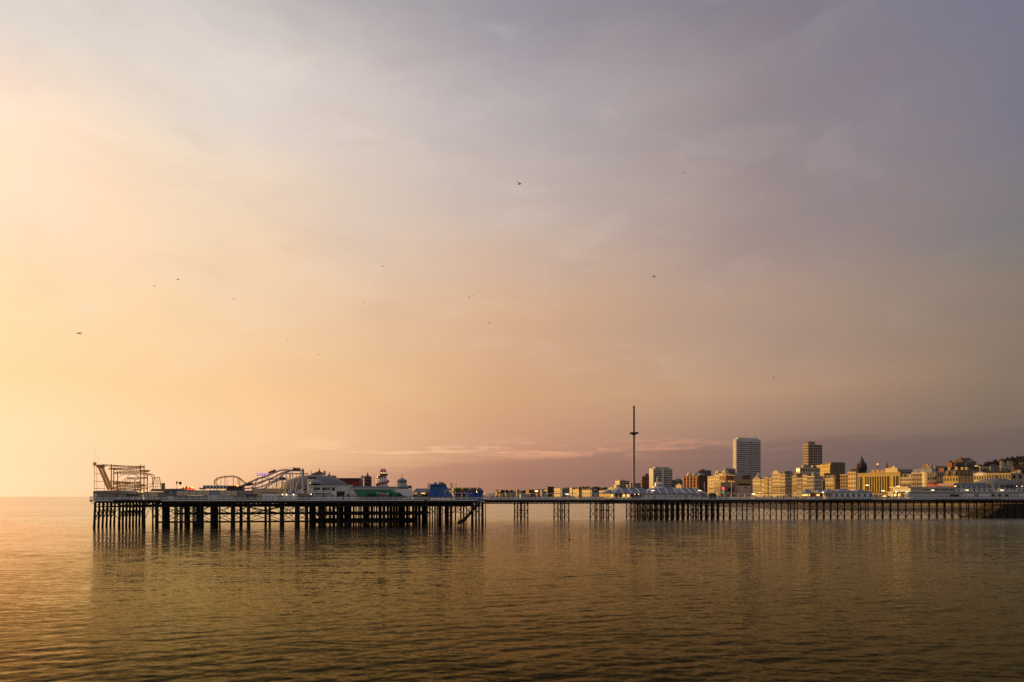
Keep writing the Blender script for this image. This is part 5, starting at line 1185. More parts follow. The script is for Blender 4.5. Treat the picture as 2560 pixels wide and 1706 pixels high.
# dark church tower with octagonal spire
d = 1150.; fr = Frame(WP(2154.5, d), d, R(30)); sm = M('sooty_stone', (.050,.040,.034), .9, .3, .3)
t = thing('church_tower', 'dark church tower with a pointed octagonal spire and corner pinnacles', 'church', fr, 0, 0, 20)
def zz(y): return WZ(y, d)
part('tower', MB().lathe(0, 0, [(7.6, 20), (7.4, zz(1170)), (7.0, zz(1163))], 8, math.pi/8), sm, t)
part('spire', MB().lathe(0, 0, [(6.2, zz(1163)), (5.4, zz(1158)), (2.4, zz(1149)), (.2, zz(1140))], 8, math.pi/8), M('dark_slates', (.045,.042,.045), .7, .2), t)
for k in range(8): q = k*math.pi/4+math.pi/8; part('pinnacle', MB().lathe(6.9*math.cos(q), 6.9*math.sin(q), [(.9, zz(1174)), (.8, zz(1163)), (.05, zz(1157.5))], 5), sm, t)
for k in range(8): q = k*math.pi/4; part('louvre', MB().box(7.1*math.cos(q)-.7, 7.1*math.cos(q)+.7, 7.1*math.sin(q)-.7, 7.1*math.sin(q)+.7, zz(1175), zz(1167)), dark, t)
part('nave', MB().box(-16, -6, -3, 9, 15, zz(1173)), sm, t)
part('cross', MB().bar((0, 0, zz(1140.2)), (0, 0, zz(1136)), .14, 4), sm, t)
d = 1300.; fr = Frame(WP(2216.5, d), d, 0)
t = thing('church_spire', 'thin brown church spire behind the ochre bay hotel', 'church', fr, 0, 0, 20); zz2 = lambda y: WZ(y, d)
part('tower', MB().box(-2.6, 2.6, -2.6, 2.6, 20, zz2(1172)), M('brown_stone', (.16,.09,.06), .9, .2), t); part('spire', MB().lathe(0, 0, [(2.9, zz2(1172)), (1.5, zz2(1162)), (.1, zz2(1151.5))], 8), M('brown_stone', 0), t)
d = 620.; fr = Frame(WP(2194.6, d), d, 0); zz3 = lambda y: WZ(y, d)
t = thing('ornamental_lamp', 'gilt globe lamp on a tall pole above the ochre bay hotel', 'lamp', fr, 0, 0, 6)
part('pole', MB().bar((0,0,6), (0,0,zz3(1163)), .22, 6), iron, t); part('globe', MB().lathe(0, 0, [(.3, zz3(1164)), (.9, zz3(1162)), (.95, zz3(1160)), (.4, zz3(1158.2))], 10), M('gilt', (.7,.45,.15), .3, .1, 1, .6, .5, (1,.6,.2)), t)

# --- front row and what stands behind it, far to near: (name, label, cat, px0, pxm, px1, top, wall, rows, cols, scols, options)
B = [
 ('seafront_block', 'dark twin brick block in the far town, leftmost of the tall ones', 'building', 1366,1369,1385,1217.5,dbrick,5,1,3,{}),
 ('terrace', 'cream block right of the dark twin brick block', 'building', 1385,1401,1403,1221,cream,4,6,0,{}),
 ('terrace', 'long grey terrace in the far town between two cream blocks', 'building', 1403,1405,1424,1222.5,conc,4,1,12,{}),
 ('terrace', 'narrow pale gabled house at the end of the long grey terrace', 'house', 1424,1430,1432,1221.5,creamb,3,2,0,{'roof':'gable','h':4}),
 ('terrace', 'ochre block with pale roof right of the narrow gabled house', 'building', 1432,1447,1452,1223.5,yellow,3,6,2,{}),
 ('terrace', 'low bright yellow terrace in the far town', 'building', 1455,1476,1478,1226,yellow,2,8,0,{'roof':'hip','h':3,'rmat':tile}),
 ('terrace', 'dull grey low block between two yellow terraces in the far town', 'building', 1478,1480,1498,1225,conc,3,1,6,{}),
 ('terrace', 'bright yellow stepped terrace left of the blue roofed pavilion', 'building', 1498,1520,1523,1226.5,yellow,2,8,0,{}),
 ('terrace', 'yellow gabled terrace end nearest the cream stepped block', 'building', 1520,1536,1539,1221.5,yellow,3,6,0,{'roof':'gable','h':4}),
 ('house', 'pale low house at the far left end of the town skyline', 'house', 1238,1243,1250,1229,tan,2,2,2,{}),
 ('house', 'olive box shaped block right of the pale low house, far left of town', 'building', 1246,1252,1262,1226,M('olive_wall',(.20,.17,.09),.85),2,2,3,{'roof':'flat','rmat':slate}),
 ('house', 'pale slim block in the far left of the town skyline', 'building', 1290,1293,1298,1225,conc,4,1,2,{}),
 ('house', 'brown brick terrace in the far left town, before the lamp glints', 'building', 1315,1322,1339,1225,brick,3,3,6,{}),
 ('house', 'reddish brick block beside the brown terrace in the far town', 'building', 1339,1343,1354,1227,brick,2,2,4,{'roof':'hip','h':4,'rmat':tile}),
 ('house', 'grey pitched house left of the dark twin brick block', 'house', 1350,1355,1367,1227,conc,2,2,3,{'roof':'hip','h':5,'rmat':slate}),
 ('house', 'long low tan row far left behind the wind shelter', 'building', 1262,1266,1291,1230,tan,1,2,8,{}),
 # mid: red brick hotel and neighbours
 ('hotel', 'small grey block behind the cupola left of the red brick hotel', 'building', 1681,1686,1707,1200.5,conc,3,2,5,{'d':1300}),
 ('villa', 'cream low house with a rounded gable beside the red brick hotel', 'house', 1690,1704,1707,1215,creamb,2,4,0,{'roof':'gable','h':4}),
 ('hotel', 'red brick hotel with a sunlit orange front and dark blank side', 'hotel', 1707,1747,1769,1190,brick,6,13,0,{'bays':5}),
 ('hotel', 'cream grand hotel with balcony rows and twin open turrets', 'hotel', 1769,1813,1816,1190,creamb,6,12,0,{}),
 ('office_block', 'grey slab office behind the twin turrets', 'office block', 1811,1814,1839,1172,M('grey_green_slab',(.27,.25,.20),.8),3,1,6,{'d':1090}),
 ('house', 'white gabled house with a small spirelet right of the brown conference hall', 'house', 1882,1902,1906,1200,creamb,4,5,0,{'roof':'gable','h':6}),
 ('house', 'white colonnaded house next to the spirelet house', 'house', 1896,1911,1914,1199,creamb,3,6,0,{'d':850}),
 ('house', 'narrow ochre house with dark balconies left of the tall cream hotel', 'house', 1912,1919,1922,1194,yellow,4,2,0,{}),
 ('house', 'narrow cream house squeezed beside the tall cream hotel', 'house', 1922,1929,1931,1196,cream,4,3,0,{}),
 ('hotel', 'tall cream hotel with a curved pale gable', 'hotel', 1930,1949,1952,1184,creamb,6,6,0,{'a':26}),
 ('hotel', 'tall cream hotel wing with a shaded grey side and dark roof', 'hotel', 1949,1963,1982,1186,cream,6,5,7,{'roof':'mansard','h':3.5,'a':26}),
 ('house', 'pale stucco house with a bow front right of the shaded hotel wing', 'house', 1980,1992,1995,1190,stone,5,4,0,{}),
 ('house', 'low cream house with three bays in front of the brown tower', 'house', 1993,2005,2008,1196,creamb,4,3,0,{'bays':3}),
 ('house', 'cream house with tall sash windows left of the domed corner house', 'house', 2006,2017,2019,1188,cream,5,4,0,{}),
 ('hotel', 'white bay fronted hotel with a small grey dome at its corner', 'hotel', 2017,2036,2057,1191,creamb,5,0,6,{'bays':5}),
 ('house', 'dark narrow house in shade beside the domed corner hotel', 'house', 2055,2057,2066,1203,M('violet_slate_wall',(.12,.10,.10),.8),3,1,3,{}),
 ('house', 'cream four storey house left of the brown shaded terrace', 'house', 2063,2086,2088,1197,cream,4,6,0,{'roof':'mansard','h':3.5}),
 ('terrace', 'brown shaded terrace with dark dormers', 'terrace', 2084,2088,2104,1197.5,M('brown_terrace',(.24,.14,.09),.85),4,1,5,{'roof':'mansard','h':4}),
 ('hotel', 'pale narrow hotel with many small windows left of the corner stone block', 'hotel', 2101,2118,2121,1187,stone,6,6,0,{'bays':4}),
 ('hotel', 'peach stone corner block with square windows and a blank grey flank', 'hotel', 2119.5,2139.5,2145,1180.5,M('peach_stone',(.55,.40,.25),.85),5,3,0,{'ww':.55}),
 # ochre hotel with full height bays
 ('hotel', 'long ochre hotel with tall dark glazed bays and three arched gables', 'hotel', 2144,2250,2252.5,1181.5,yellow,0,0,0,{'a':32,'cornice':True}),
 ('house', 'narrow white house with dormers between the ochre and the white bay hotel', 'house', 2252,2277,2279,1195,creamb,4,7,0,{'a':30,'roof':'mansard','h':3.5}),
 ('hotel', 'white bay fronted hotel with a bow corner and roof pavilions', 'hotel', 2279,2326,2330,1182,creamb,5,0,0,{'a':30,'bays':8}),
 ('hotel', 'plain cream rear wing behind the bow cornered hotel', 'hotel', 2328,2331,2366,1179.5,stone,3,1,6,{'d':560}),
 ('villa', 'ochre villa with arched dormers, dark mansard roof and tall chimneys', 'villa', 2359,2395,2433,1192,yellow,3,5,5,{'a':30,'roof':'mansard','h':5,'rmat':M('plum_slate',(.06,.045,.05),.6,.2)}),
 ('hotel', 'cream hotel with a raised name panel left of the grey dome', 'hotel', 2434,2466,2472,1187,creamb,3,5,1,{'a':30}),
 ('hotel', 'long cream terrace hotel rising behind the grey dome', 'hotel', 2466,2496,2500,1184,stone,3,5,1,{'a':30}),
 ('hotel', 'cream bow front hotel at the edge of the picture', 'hotel', 2498,2527,2700,1184,stone,3,4,12,{'a':30}),
 # second row
 ('block', 'long white roofed block behind the thin brown spire', 'building', 2213,2243,2250,1170.5,creamb,1,8,0,{'d':900,'zb':10}),
 ('block', 'grey green flat roofed block behind the white bay hotel', 'building', 2243,2247,2312,1174,M('grey_green_slab',0),2,1,14,{'d':860,'zb':10}),
 ('block', 'pale box shaped block on the rise behind the white bay hotel', 'building', 2305,2326,2334,1165.5,creamb,2,5,2,{'d':820,'zb':15}),
 ('block', 'grey sloping roofed row right of the pale box block', 'building', 2334,2338,2368,1166,conc,2,1,8,{'d':900,'zb':15}),
 ('block', 'black cube block with a brick sunlit side', 'building', 2347,2359.5,2383,1170.5,brick,0,0,0,{'d':700,'zb':10,'cornice':False}),
 ('hospital', 'red brick sunlit block with pale bands high on the hill', 'hospital', 2367,2380,2386,1157.5,brick,2,5,2,{'d':960,'zb':20,'wh':.4}),
 ('hospital', 'grey banded long block below the brown hipped roof', 'hospital', 2386,2388,2414,1158,M('mauve_grey_wall',(.22,.19,.18),.8),3,1,12,{'d':980,'zb':20}),
 ('hospital', 'grey block under the big brown hipped roof on the hill', 'hospital', 2413,2415,2441,1157,M('mauve_grey_wall',0),3,1,8,{'d':960,'zb':20}),
 ('block', 'cream block with blind windows below the hill wood', 'building', 2448,2450,2474,1167,cream,2,1,4,{'d':760,'zb':20}),
 ('chapel', 'grey gabled classical front below the hill wood', 'church', 2474,2476,2504,1170,conc,1,1,5,{'d':740,'zb':20,'roof':'gable','h':3}),
 ('block', 'white block with a row of dark windows beneath the hill wood', 'building', 2500,2502,2530,1166,creamb,2,1,6,{'d':720,'zb':20,'wh':.55}),
 ('block', 'small pale rooftop block above the row of dark windows', 'building', 2503,2505,2517,1160,conc,1,1,2,{'d':735,'zb':20}),
 ('block', 'long grey low block above the mansard villa roof', 'building', 2383,2386,2448,1174.5,conc,1,2,12,{'d':740,'zb':15}),
 ('block', 'olive low block with tree tops behind the name panel hotel', 'building', 2450,2453,2520,1178,M('olive_wall',0),1,1,10,{'d':640,'zb':12}),
 ('house', 'brown dark house at the right edge below the wood', 'house', 2528,2535,2552,1175,dbrick,2,2,3,{'d':660,'zb':14,'roof':'gable','h':4,'rmat':tile}),
 ('block', 'grey flat block behind the red brick hotel roofs', 'building', 1745,1750,1778,1176.5,M('charcoal_clad',(.07,.07,.075),.7),1,2,6,{'d':1230}),
 ('block', 'grey mixed roofs block behind the domed corner hotel', 'building', 1984,1990,2040,1184.5,conc,1,2,6,{'d':800}),
 ('block', 'dark low roofs block below the ochre office slab', 'building', 2060,2064,2112,1184,M('brown_terrace',0),2,1,8,{'d':770}),
 ('block', 'dark slate roof block right of the tall white tower', 'building', 1960,1966,1992,1183,M('charcoal_clad',0),1,1,5,{'d':900}),
]
T = {}
for name, label, cat, p0, pm_, p1, top, wall, rows, cols, sc, o in B: T[label] = bld(name, label, cat, p0, pm_, p1, top, wall, rows, cols, sc, **o)
# red brick hotel: shade of the side painted as dark brick, domes, pale bands
t, fr, L, Wd, zt = T['red brick hotel with a sunlit orange front and dark blank side']
add_box(t, 'shade_sheet', dbrick, .4, Wd, -.42, -.36, 5, zt+.3)
for z in (.22, .36): add_box(t, 'pale_band', pl, -1.2, 0, .5, L-.5, 6+(zt-6)*z, 6+(zt-6)*z+.9)
for y, r, h, mt in ((L*.78, 4.2, 7, creamb), (L*.3, 7, 5.5, lead), (L*.05, 6, 4.5, lead)):
    part('dome', MB().lathe(6, y, [(r, zt+.3), (r*.95, zt+h*.4), (r*.6, zt+h*.8), (.3, zt+h)], 14), mt, t, True)
# grand hotel turrets and balconies
t, fr, L, Wd, zt = T['cream grand hotel with balcony rows and twin open turrets']
for k in range(5): z = 12+k*(zt-12)/5.2; part('balcony', MB().box(-1.6, 0, L*.05, L*.95, z, z+.9), creamb, t)
for y in (L*.5, L*.12):
    q = part('turret', MB().box(.5, 6.5, y-3, y+3, zt+.36, WZ(1180, 970)), creamb, t); part('turret_opening', MB().box(.38, .5, y-1.4, y+1.4, zt+2, WZ(1182, 970)), dark, q)
    part('turret_cap', MB().hip(0, 7, y-3.5, y+3.5, WZ(1180, 970)+.01, WZ(1176, 970), 2.4, 2.4), creamb, t)
add_box(t, 'attic', creamb, 1, 9, 0, L*.62, zt+.36, WZ(1184, 970))
# conference hall: several brown volumes in one building
d = 930.; fr = Frame(WP(1843, d), d, R(22)); t = thing('conference_hall', 'brown concrete conference hall of stacked boxes with an ochre band and cream wall', 'hall', fr, 0, 0, 6)
def vol(name, p0, p1, y0, y1, mat, yy=0., dep=14.):
    x0 = (K(p0)*d-fr.o[0])/fr.c; x1 = (K(p1)*d-fr.o[0])/fr.c      # widths along the shaded street side
    z0, z1 = WZ(y1, d), WZ(y0, d); return part(name, MB().box(x0, x1, yy, yy+dep, max(5.5, z0), z1), mat, t)
vol('tower', 1834, 1843, 1200, 1244, tan, -1.0); vol('box', 1834, 1857, 1187.5, 1200, M('grey_panels', (.30,.25,.21), .8, .2, .3), -.6); vol('box', 1857.2, 1882, 1187.5, 1199, M('maroon_cladding', (.13,.05,.035), .8), 0)
vol('box', 1814, 1833.8, 1189.5, 1200, M('rust_cladding', (.22,.09,.03), .8), 2); vol('ochre_band', 1842.5, 1882, 1199, 1210, M('ochre_fins', (.33,.25,.09), .8, .3, 2.), -1.6); vol('recess', 1843.2, 1882, 1210, 1214, dark, .5)
vol('cream_wall', 1844, 1882, 1214, 1244, M('peach_wall', (.55,.42,.28), .8), -.4); vol('low_block', 1797, 1833.6, 1206, 1218, tan, .6); vol('low_block', 1797, 1833.4, 1218.3, 1244, M('brown_low', (.22,.15,.10), .8), 1.2); vol('glazing', 1818, 1833, 1222, 1228, glass, .9, .4); vol('poster', 1864, 1871, 1216, 1221, brz, -.55, .1)
# curved gable, spirelet, corner dome
t, fr, L, Wd, zt = T['tall cream hotel with a curved pale gable']
part('gable', MB().prismx([(L*.1, zt+.36), (L*.16, zt+2.2), (L*.35, zt+3.6), (L*.65, zt+3.6), (L*.84, zt+2.2), (L*.9, zt+.36)], -.3, 1.2), creamb, t)
t, fr, L, Wd, zt = T['white gabled house with a small spirelet right of the brown conference hall']
part('spirelet', MB().lathe(2, L*.5, [(1.6, zt), (1.6, zt+5), (1.2, zt+6.5), (.1, zt+9.5)], 8), creamb, t); part('finial', MB().bar((2, L*.3, zt+2), (2, L*.3, zt+9), .25, 5), creamb, t)
t, fr, L, Wd, zt = T['white bay fronted hotel with a small grey dome at its corner']
part('dome', MB().lathe(2.2, 2.2, [(2.6, zt+.36), (2.7, zt+2), (2.4, zt+3.4), (1.4, zt+4.6), (.2, zt+5.2)], 12), lead, t, True)
# ochre hotel: recessed dark columns between fins with sunlight put into their gold, arches, entrance
t, fr, L, Wd, zt = T['long ochre hotel with tall dark glazed bays and three arched gables']
gold = M('sunlit_gold', (.62,.42,.07), .55, .15, .4)
for c in [.045, .085]+[.21+.058*k for k in range(10)]+[.875, .935]:
    y = L*(1-c) ; 
    q = part('glazed_bay', MB().box(-.25, .05, y-L*.017, y+L*.017, 13, zt-3), glass, t)
    part('bay_fin', MB().box(-.7, .05, y+L*.0175, y+L*.034, 13, zt-3), gold, t)
    for k in range(4): part('spandrel', MB().box(-.32, -.24, y-L*.017, y+L*.017, 15.5+k*(zt-18)/4, 16.3+k*(zt-18)/4), M('spandrel_brown', (.16,.09,.02), .6), q)
for k in range(3):
    y = L*(.62-.11*k)
    part('arched_gable', MB().prismx([(y-L*.045, zt+.3)]+[(y+L*.045*math.cos(q), zt+.3+3.0*math.sin(q)) for q in np.linspace(math.pi, 0, 12)], -.3, .8), yellow, t)
for c in (.25, .30, .42, .56, .64, .68): y = L*(1-c); part('entrance_bay', MB().box(-1.2, -.1, y-L*.02, y+L*.02, 6.5, 11), litwin if c in (.25,.30,.64,.68) else gold, t)
part('canopy', MB().box(-2.4, 0, L*.28, L*.8, 11.2, 11.9), slate, t)
# bow corner and roof pavilions
t, fr, L, Wd, zt = T['white bay fronted hotel with a bow corner and roof pavilions']
r = 5.2; q = part('bow_corner', MB().lathe(r-1.2, r-1.6, [(r, 5.5), (r, zt+.2), (r+.3, zt+.3), (r+.3, zt+.7)], 20), creamb, t)
for zk in range(4):
    for qa in (-2.7, -2.35, -2.0, -1.65, -1.3):
        part('window', MB().box(r-1.2+r*math.cos(qa)-.4, r-1.2+r*math.cos(qa)+.4, r-1.6+r*math.sin(qa)-.25, r-1.6+r*math.sin(qa)+.25, 10+zk*(zt-11)/4, 10+zk*(zt-11)/4+2.2), glass, q)
for y in (.15, .5, .82): part('roof_pavilion', MB().hip(1, 7, L*y-3, L*y+3, zt+.36, zt+3.4, .8, .8), lead, t)
t, fr, L, Wd, zt = T['black cube block with a brick sunlit side']
add_box(t, 'shade_sheet', M('black_sheet', (.015,.015,.017), .6), 0, Wd, -.3, 0, 8, zt+.5)  # black sheet paints the unlit face dark; the lit face stays brick
t, fr, L, Wd, zt = T['ochre villa with arched dormers, dark mansard roof and tall chimneys']
for x, y in ((3, L*.2), (3, L*.7), (Wd*.5, 2), (Wd*.8, 2.2)): part('chimney', MB().box(x, x+1.8, y, y+1.6, zt+2, zt+7.8), yellow, t)
t, fr, L, Wd, zt = T['cream hotel with a raised name panel left of the grey dome']
part('name_panel', MB().box(-.5, .3, L*.2, L*.75, zt-.6, zt+1.6), white, t); part('parapet', MB().box(-.3, 3, 0, L, zt+.36, zt+1.3), creamb, t)
t, fr, L, Wd, zt = T['grey block under the big brown hipped roof on the hill']
part('roof', MB().hip(-6.5, Wd+1, -.5, 16, zt+.4, zt+7.2, (Wd+7)*.2, 7.6), tile, t); part('roof_light', MB().box(Wd*.15, Wd*.55, -1.2, 1.5, zt+1.2, zt+2.6), creamb, t)
for x in (-.5, Wd-5): part('finial', MB().bar((x+2, 8, zt+7), (x+2, 8, zt+9.5), .25, 5), iron, t)
# lit street furniture on the seafront
d = 900.; fr = Frame(WP(1808, d), d, 0); t = thing('lit_sign', 'glowing pink red square sign on a post before the conference hall', 'sign', fr, 0, 0, 6)
part('panel', MB().box(-1.7, 1.7, -.2, .2, WZ(1227, d), WZ(1218, d)), M('pink_light', (.8,.2,.2), .5, 0, emit=.75, ecol=(1,.16,.14)), t); part('post', MB().bar((0,0,6),(0,0,WZ(1227,d)), .2, 5), iron, t)
gl_ = M('lamp_green', (.1,1,.5), .5, 0, emit=1.6, ecol=(.10,1,.35))
for px, y, lb in ((1805.5, 1231, 'green traffic light under the glowing pink sign, seaward of its pair'), (1809.5, 1231, 'green traffic light under the glowing pink sign, landward of its pair'), (1913, 1228, 'green traffic light at the foot of the narrow ochre house'), (1918, 1228.5, 'green traffic light at the foot of the narrow cream house')):
    fr = Frame(WP(px, 860.), 860., 0); t = thing('traffic_light', lb, 'traffic light', fr, 0, 0, 6, 'green traffic lights on the seafront road')
    z = WZ(y, 860.); part('post', MB().bar((0,.2,6),(0,.2,z), .1, 5), iron, t); part('lens', MB().lathe(0, 0, [(.05, z-.55), (.6, z), (.05, z+.55)], 8), gl_, t); part('housing', MB().box(-.5, .5, .15, .5, z-.8, z+2.2), iron, t)
for px, y, d, lb in ((1342, 1227.3, 1900, 'pair of warm street lamps in the far town left of the dark twin block'), (1363, 1227, 1900, 'warm street lamps before the dark twin brick block'), (1901, 1231.5, 820, 'bright street lamps at the foot of the conference hall'), (2168, 1213.5, 560, 'lit lamps at the seaward door of the ochre hotel'), (2246, 1216.5, 560, 'lit lamps at the landward door of the ochre hotel'), (2208, 1227.5, 540, 'lit lamps over the ochre hotel entrance'), (2441, 1165.5, 700, 'bright orange lamp cluster on the hill below the brown hipped roof')):
    fr = Frame(WP(px, d), d, 0); t = thing('street_lamp', lb, 'street lamp', fr, 0, 0, 6, 'lit street lamps of the town')
    z = WZ(y, d); s = d/F
    part('post', MB().bar((0,.2,6),(0,.2,z), .12, 5), iron, t)
    for e in (-1, 1): part('lamp_head', MB().box(e*2.2*s-1.3*s, e*2.2*s+1.3*s, -.2, .2, z-.8*s, z+.8*s), lampm if d < 600 else litwin, t)
# vehicles on the seafront road
def car(name, label, px, d, mt, L=4.4, H=1.45):
    p = (WP(px, d), d); sy = d; fr = Frame(p[0], p[1], R(70)); zb = 7.2
    t = thing(name, label, 'van' if H > 2 else 'car', fr, 0, 0, zb, 'traffic on the seafront road')
    part('body', MB().prism([(-L/2, zb+.35), (L/2, zb+.35), (L/2, zb+.85), (L*.28, zb+.95), (L*.12, zb+H), (-L*.36, zb+H), (-L*.48, zb+.95)], -.85, .85), mt, t)
    part('windscreen', MB().prism([(L*.27, zb+.97), (L*.125, zb+H-.06), (L*.155, zb+H-.06), (L*.3, zb+.97)], -.75, .75), glass, t)
    for x in (-.3, .3):
        for y in (-.8, .8): part('wheel', MB().tube([(x*L, y-.1, zb+.33), (x*L, y+.1, zb+.33)], .33, 10), dark, t)
for px, d, mt, lb, n, H in ((1886, 780, wpaint, 'white van on the seafront road below the spirelet house', 'van', 2.2), (1925, 770, M('car_red', (.3,.02,.02), .3, 0), 'red car on the seafront road below the tall cream hotel', 'car', 1.45), (1953, 760, M('car_silver', (.4,.4,.4), .3, 0), 'silver car on the seafront road below the shaded hotel wing', 'car', 1.45), (1988, 740, M('car_black', (.02,.02,.02), .3, 0), 'black car on the seafront road below the bow fronted house', 'car', 1.45), (2076, 665, M('car_silver', 0), 'silver van on the seafront road below the brown terrace', 'van', 2.2)): car(n, lb, px, d, mt, 4.4 if n == 'car' else 5.4, H)
# groyne and seaweed covered stones on the beach
gz = M('weedy_stone', (.035,.04,.022), .9, .5, .6)
m = MB(); vs = []; fs = []; n = 16
for i in range(n+1):
    f = i/n; x0, y0 = 219+22*f, 545-28*f      # runs down the beach
    px = 1985+165*f; d = np.interp(f, [0, 1], [560, 500]); x = WP(px, d); z = max(.2, np.interp(f, [0,.3,.7,1], [.1, 1.6, 3.2, 4.4])+.25*math.sin(i*2.3))
    for o_, q in ((-7, -.6), (-3, .8), (0, 1), (4, .8), (9, -.6)): vs.append((x+o_*.3, d+o_, z*q if q > 0 else -.8))
    if i: fs += [((i-1)*5+j, (i-1)*5+j+1, i*5+j+1, i*5+j) for j in range(4)]
solo('groyne', MB().add(vs, fs), gz, WF, 'dark weedy groyne running down the beach behind the pier legs', 'groyne', smooth=True)

# --- trees: tapered trunk with limbs, crown of many leaf clumps; each is a copy with its own crown turn and size
def tree_meshes(seed, r, h, n, mat):
    g = np.random.default_rng(seed); m = MB(); lobes = [(g.normal(0, .42, 3)*np.array([r, r, h*.25])+np.array([0, 0, h*.64]), g.uniform(.28, .5)*r) for _ in range(9)]
    for i in range(n):
        c, rr = lobes[int(g.integers(0, 9))]; v = g.normal(size=3); v /= np.linalg.norm(v); p = c+v*rr*g.uniform(.75, 1.1)
        a = g.normal(size=3); a -= v*a.dot(v)*.5; a /= np.linalg.norm(a); b = np.cross(a, v+g.normal(0, .3, 3)); b /= np.linalg.norm(b)+1e-6; s = g.uniform(.35, .7)
        m.add([p-a*s, p+b*s*.7, p+a*s, p-b*s*.7], [(0,1,2,3)])
    tr = MB().tube([(0,0,-1), (0,0,h*.25), (.1,.1,h*.55)], [.35,.25,.1], 6)
    for k in range(4): q = k*1.6; tr.tube([(0,0,h*.25), (r*.45*math.cos(q), r*.45*math.sin(q), h*.62)], [.14,.04], 4)
    return mesh('crown', m, mat), mesh('trunk', tr, M('bark', (.06,.045,.03), .9, .3, 2))
leafd = M('dark_foliage', (.050,.042,.020), .9, .5, .3)
TM = [tree_meshes(s, r, h, 420, leafd) for s, r, h in ((1, 4, 9), (2, 5, 8), (3, 3.4, 11))]
def tree(x, y, z, k, s, label, group):
    o = thing('tree', label, 'tree', WF, x, y, z, group); o.scale = (s, s, s); o.rotation_euler = (0, 0, rng.uniform(0, 6))
    for n, me in zip(('crown', 'trunk'), TM[k]): c = bpy.data.objects.new(n, me); COL.objects.link(c); c.parent = o
def ground_z(x, y):
    best = min(SP, key=lambda p: abs((x-p[0])*DIR[1]-(y-p[1])*DIR[0])); t = (x-best[0])*DIR[0]+(y-best[1])*DIR[1]
    return town_z(t, best[1])
ridge = [(2438,1166),(2460,1161),(2480,1158),(2500,1153),(2520,1150),(2540,1147.5),(2560,1145),(2590,1143)]
HILLD = [600, 720, 840, 960, 1080, 1300]; HILLQ = [.12, .45, .74, .95, 1.0, .9]
def hill_z(px, d):
    ytop = np.interp(px, [2330,2380,2440]+[a for a, b in ridge[1:]]+[2700], [1192,1184,1178]+[b+11 for a, b in ridge[1:]]+[1150])
    return 6+(WZ(ytop, 1060)-6)*float(np.interp(d, HILLD, HILLQ))
for i in range(230):
    d = rng.uniform(700, 1075); px = rng.uniform(2428, 2600); s = rng.uniform(.5, .95)
    tree(WP(px, d), d, hill_z(px, d)-.6, int(rng.integers(0, 3)), s, 'dark tree in the wood covering the hilltop at the right', 'trees of the hill wood')
for i in range(60):
    px = rng.uniform(1345, 1540); d = rng.uniform(2300, 2700); y = np.interp(px, [1345,1360,1400,1450,1500,1540], [1227,1219,1221,1218,1217,1219])+rng.uniform(-1, 4); s = rng.uniform(1.1, 1.8)
    tree(WP(px, d), d, WZ(y, d)-9*s, int(rng.integers(0, 3)), s, 'dark tree on the far ridge behind the yellow terraces', 'trees on the far ridge')
for i in range(40):
    px = rng.uniform(1240, 1345); d = rng.uniform(2700, 3300); y = rng.uniform(1225.5, 1230); s = rng.uniform(1.2, 2)
    tree(WP(px, d), d, WZ(y, d)-9*s, int(rng.integers(0, 3)), s, 'dim tree on the low far skyline left of the dark twin block', 'trees on the low skyline')
# the hill the wood and houses stand on
vs = []; fs = []
for i in range(31):
    px = 2330+i*11
    for d in HILLD: vs.append((WP(px, d), d, hill_z(px, d)))
    if i: fs += [((i-1)*6+j, (i-1)*6+j+1, i*6+j+1, i*6+j) for j in range(5)]
solo('hill', MB().add(vs, fs), M('wood_floor', (.030,.026,.014), .95, .4, .05), WF, kind='structure', smooth=True)
# small pale houses among the hill trees
for i, (px, y, lb) in enumerate(((2482, 1166, 'small lit house low among the hill trees'), (2503, 1153.5, 'pale gabled house high among the hill trees'), (2522, 1154.5, 'long low pale house high in the hill wood'), (2552, 1158, 'tiny pale house at the right end of the hill wood'))):
    bld('house', lb, 'house', px-4, px, px+(6 if i != 2 else 10), y, creamb, 1, 2, 2, d=800, zb=25, roof='gable', h=2.4, rmat=tile, a=30, cornice=False, z0=WZ(y, 800)-4)

# ------------------------------------------------------------------ gulls
gm = M('gull_grey', (.05,.042,.035), .8, .2, 4)
def gull_mesh(flap, name):
    m = MB(); m.tube([(-.26,0,0),(-.15,0,.02),(.0,0,.02),(.14,0,.0),(.22,0,.02),(.29,0,.01)], [.03,.075,.085,.055,.05,.012], 8)
    m.add([(-.24,-.03,.01),(-.24,.03,.01),(-.42,.07,.0),(-.42,-.07,.0)], [(0,1,2,3)])
    for s in (-1, 1):
        a, b = math.radians(flap), math.radians(flap-28)
        e = (.0, s*.30*math.cos(a), .30*math.sin(a)); w = (-.10, e[1]+s*.36*math.cos(b), e[2]+.36*math.sin(b))
        m.add([(.10,s*.04,.04),(-.10,s*.04,.04),(e[0]+.09,e[1],e[2]+.03),(e[0]-.09,e[1],e[2]+.03),w,(.10,s*.04,.02),(-.10,s*.04,.02),(e[0]+.09,e[1],e[2]+.01),(e[0]-.09,e[1],e[2]+.01)],
              [(0,2,3,1),(2,4,3),(5,6,8,7),(7,8,4),(0,5,7,2),(2,7,4),(1,3,8,6),(3,4,8)])
    return mesh(name, m, gm)
GM = [gull_mesh(f, 'gull') for f in (38, 18, -22)]
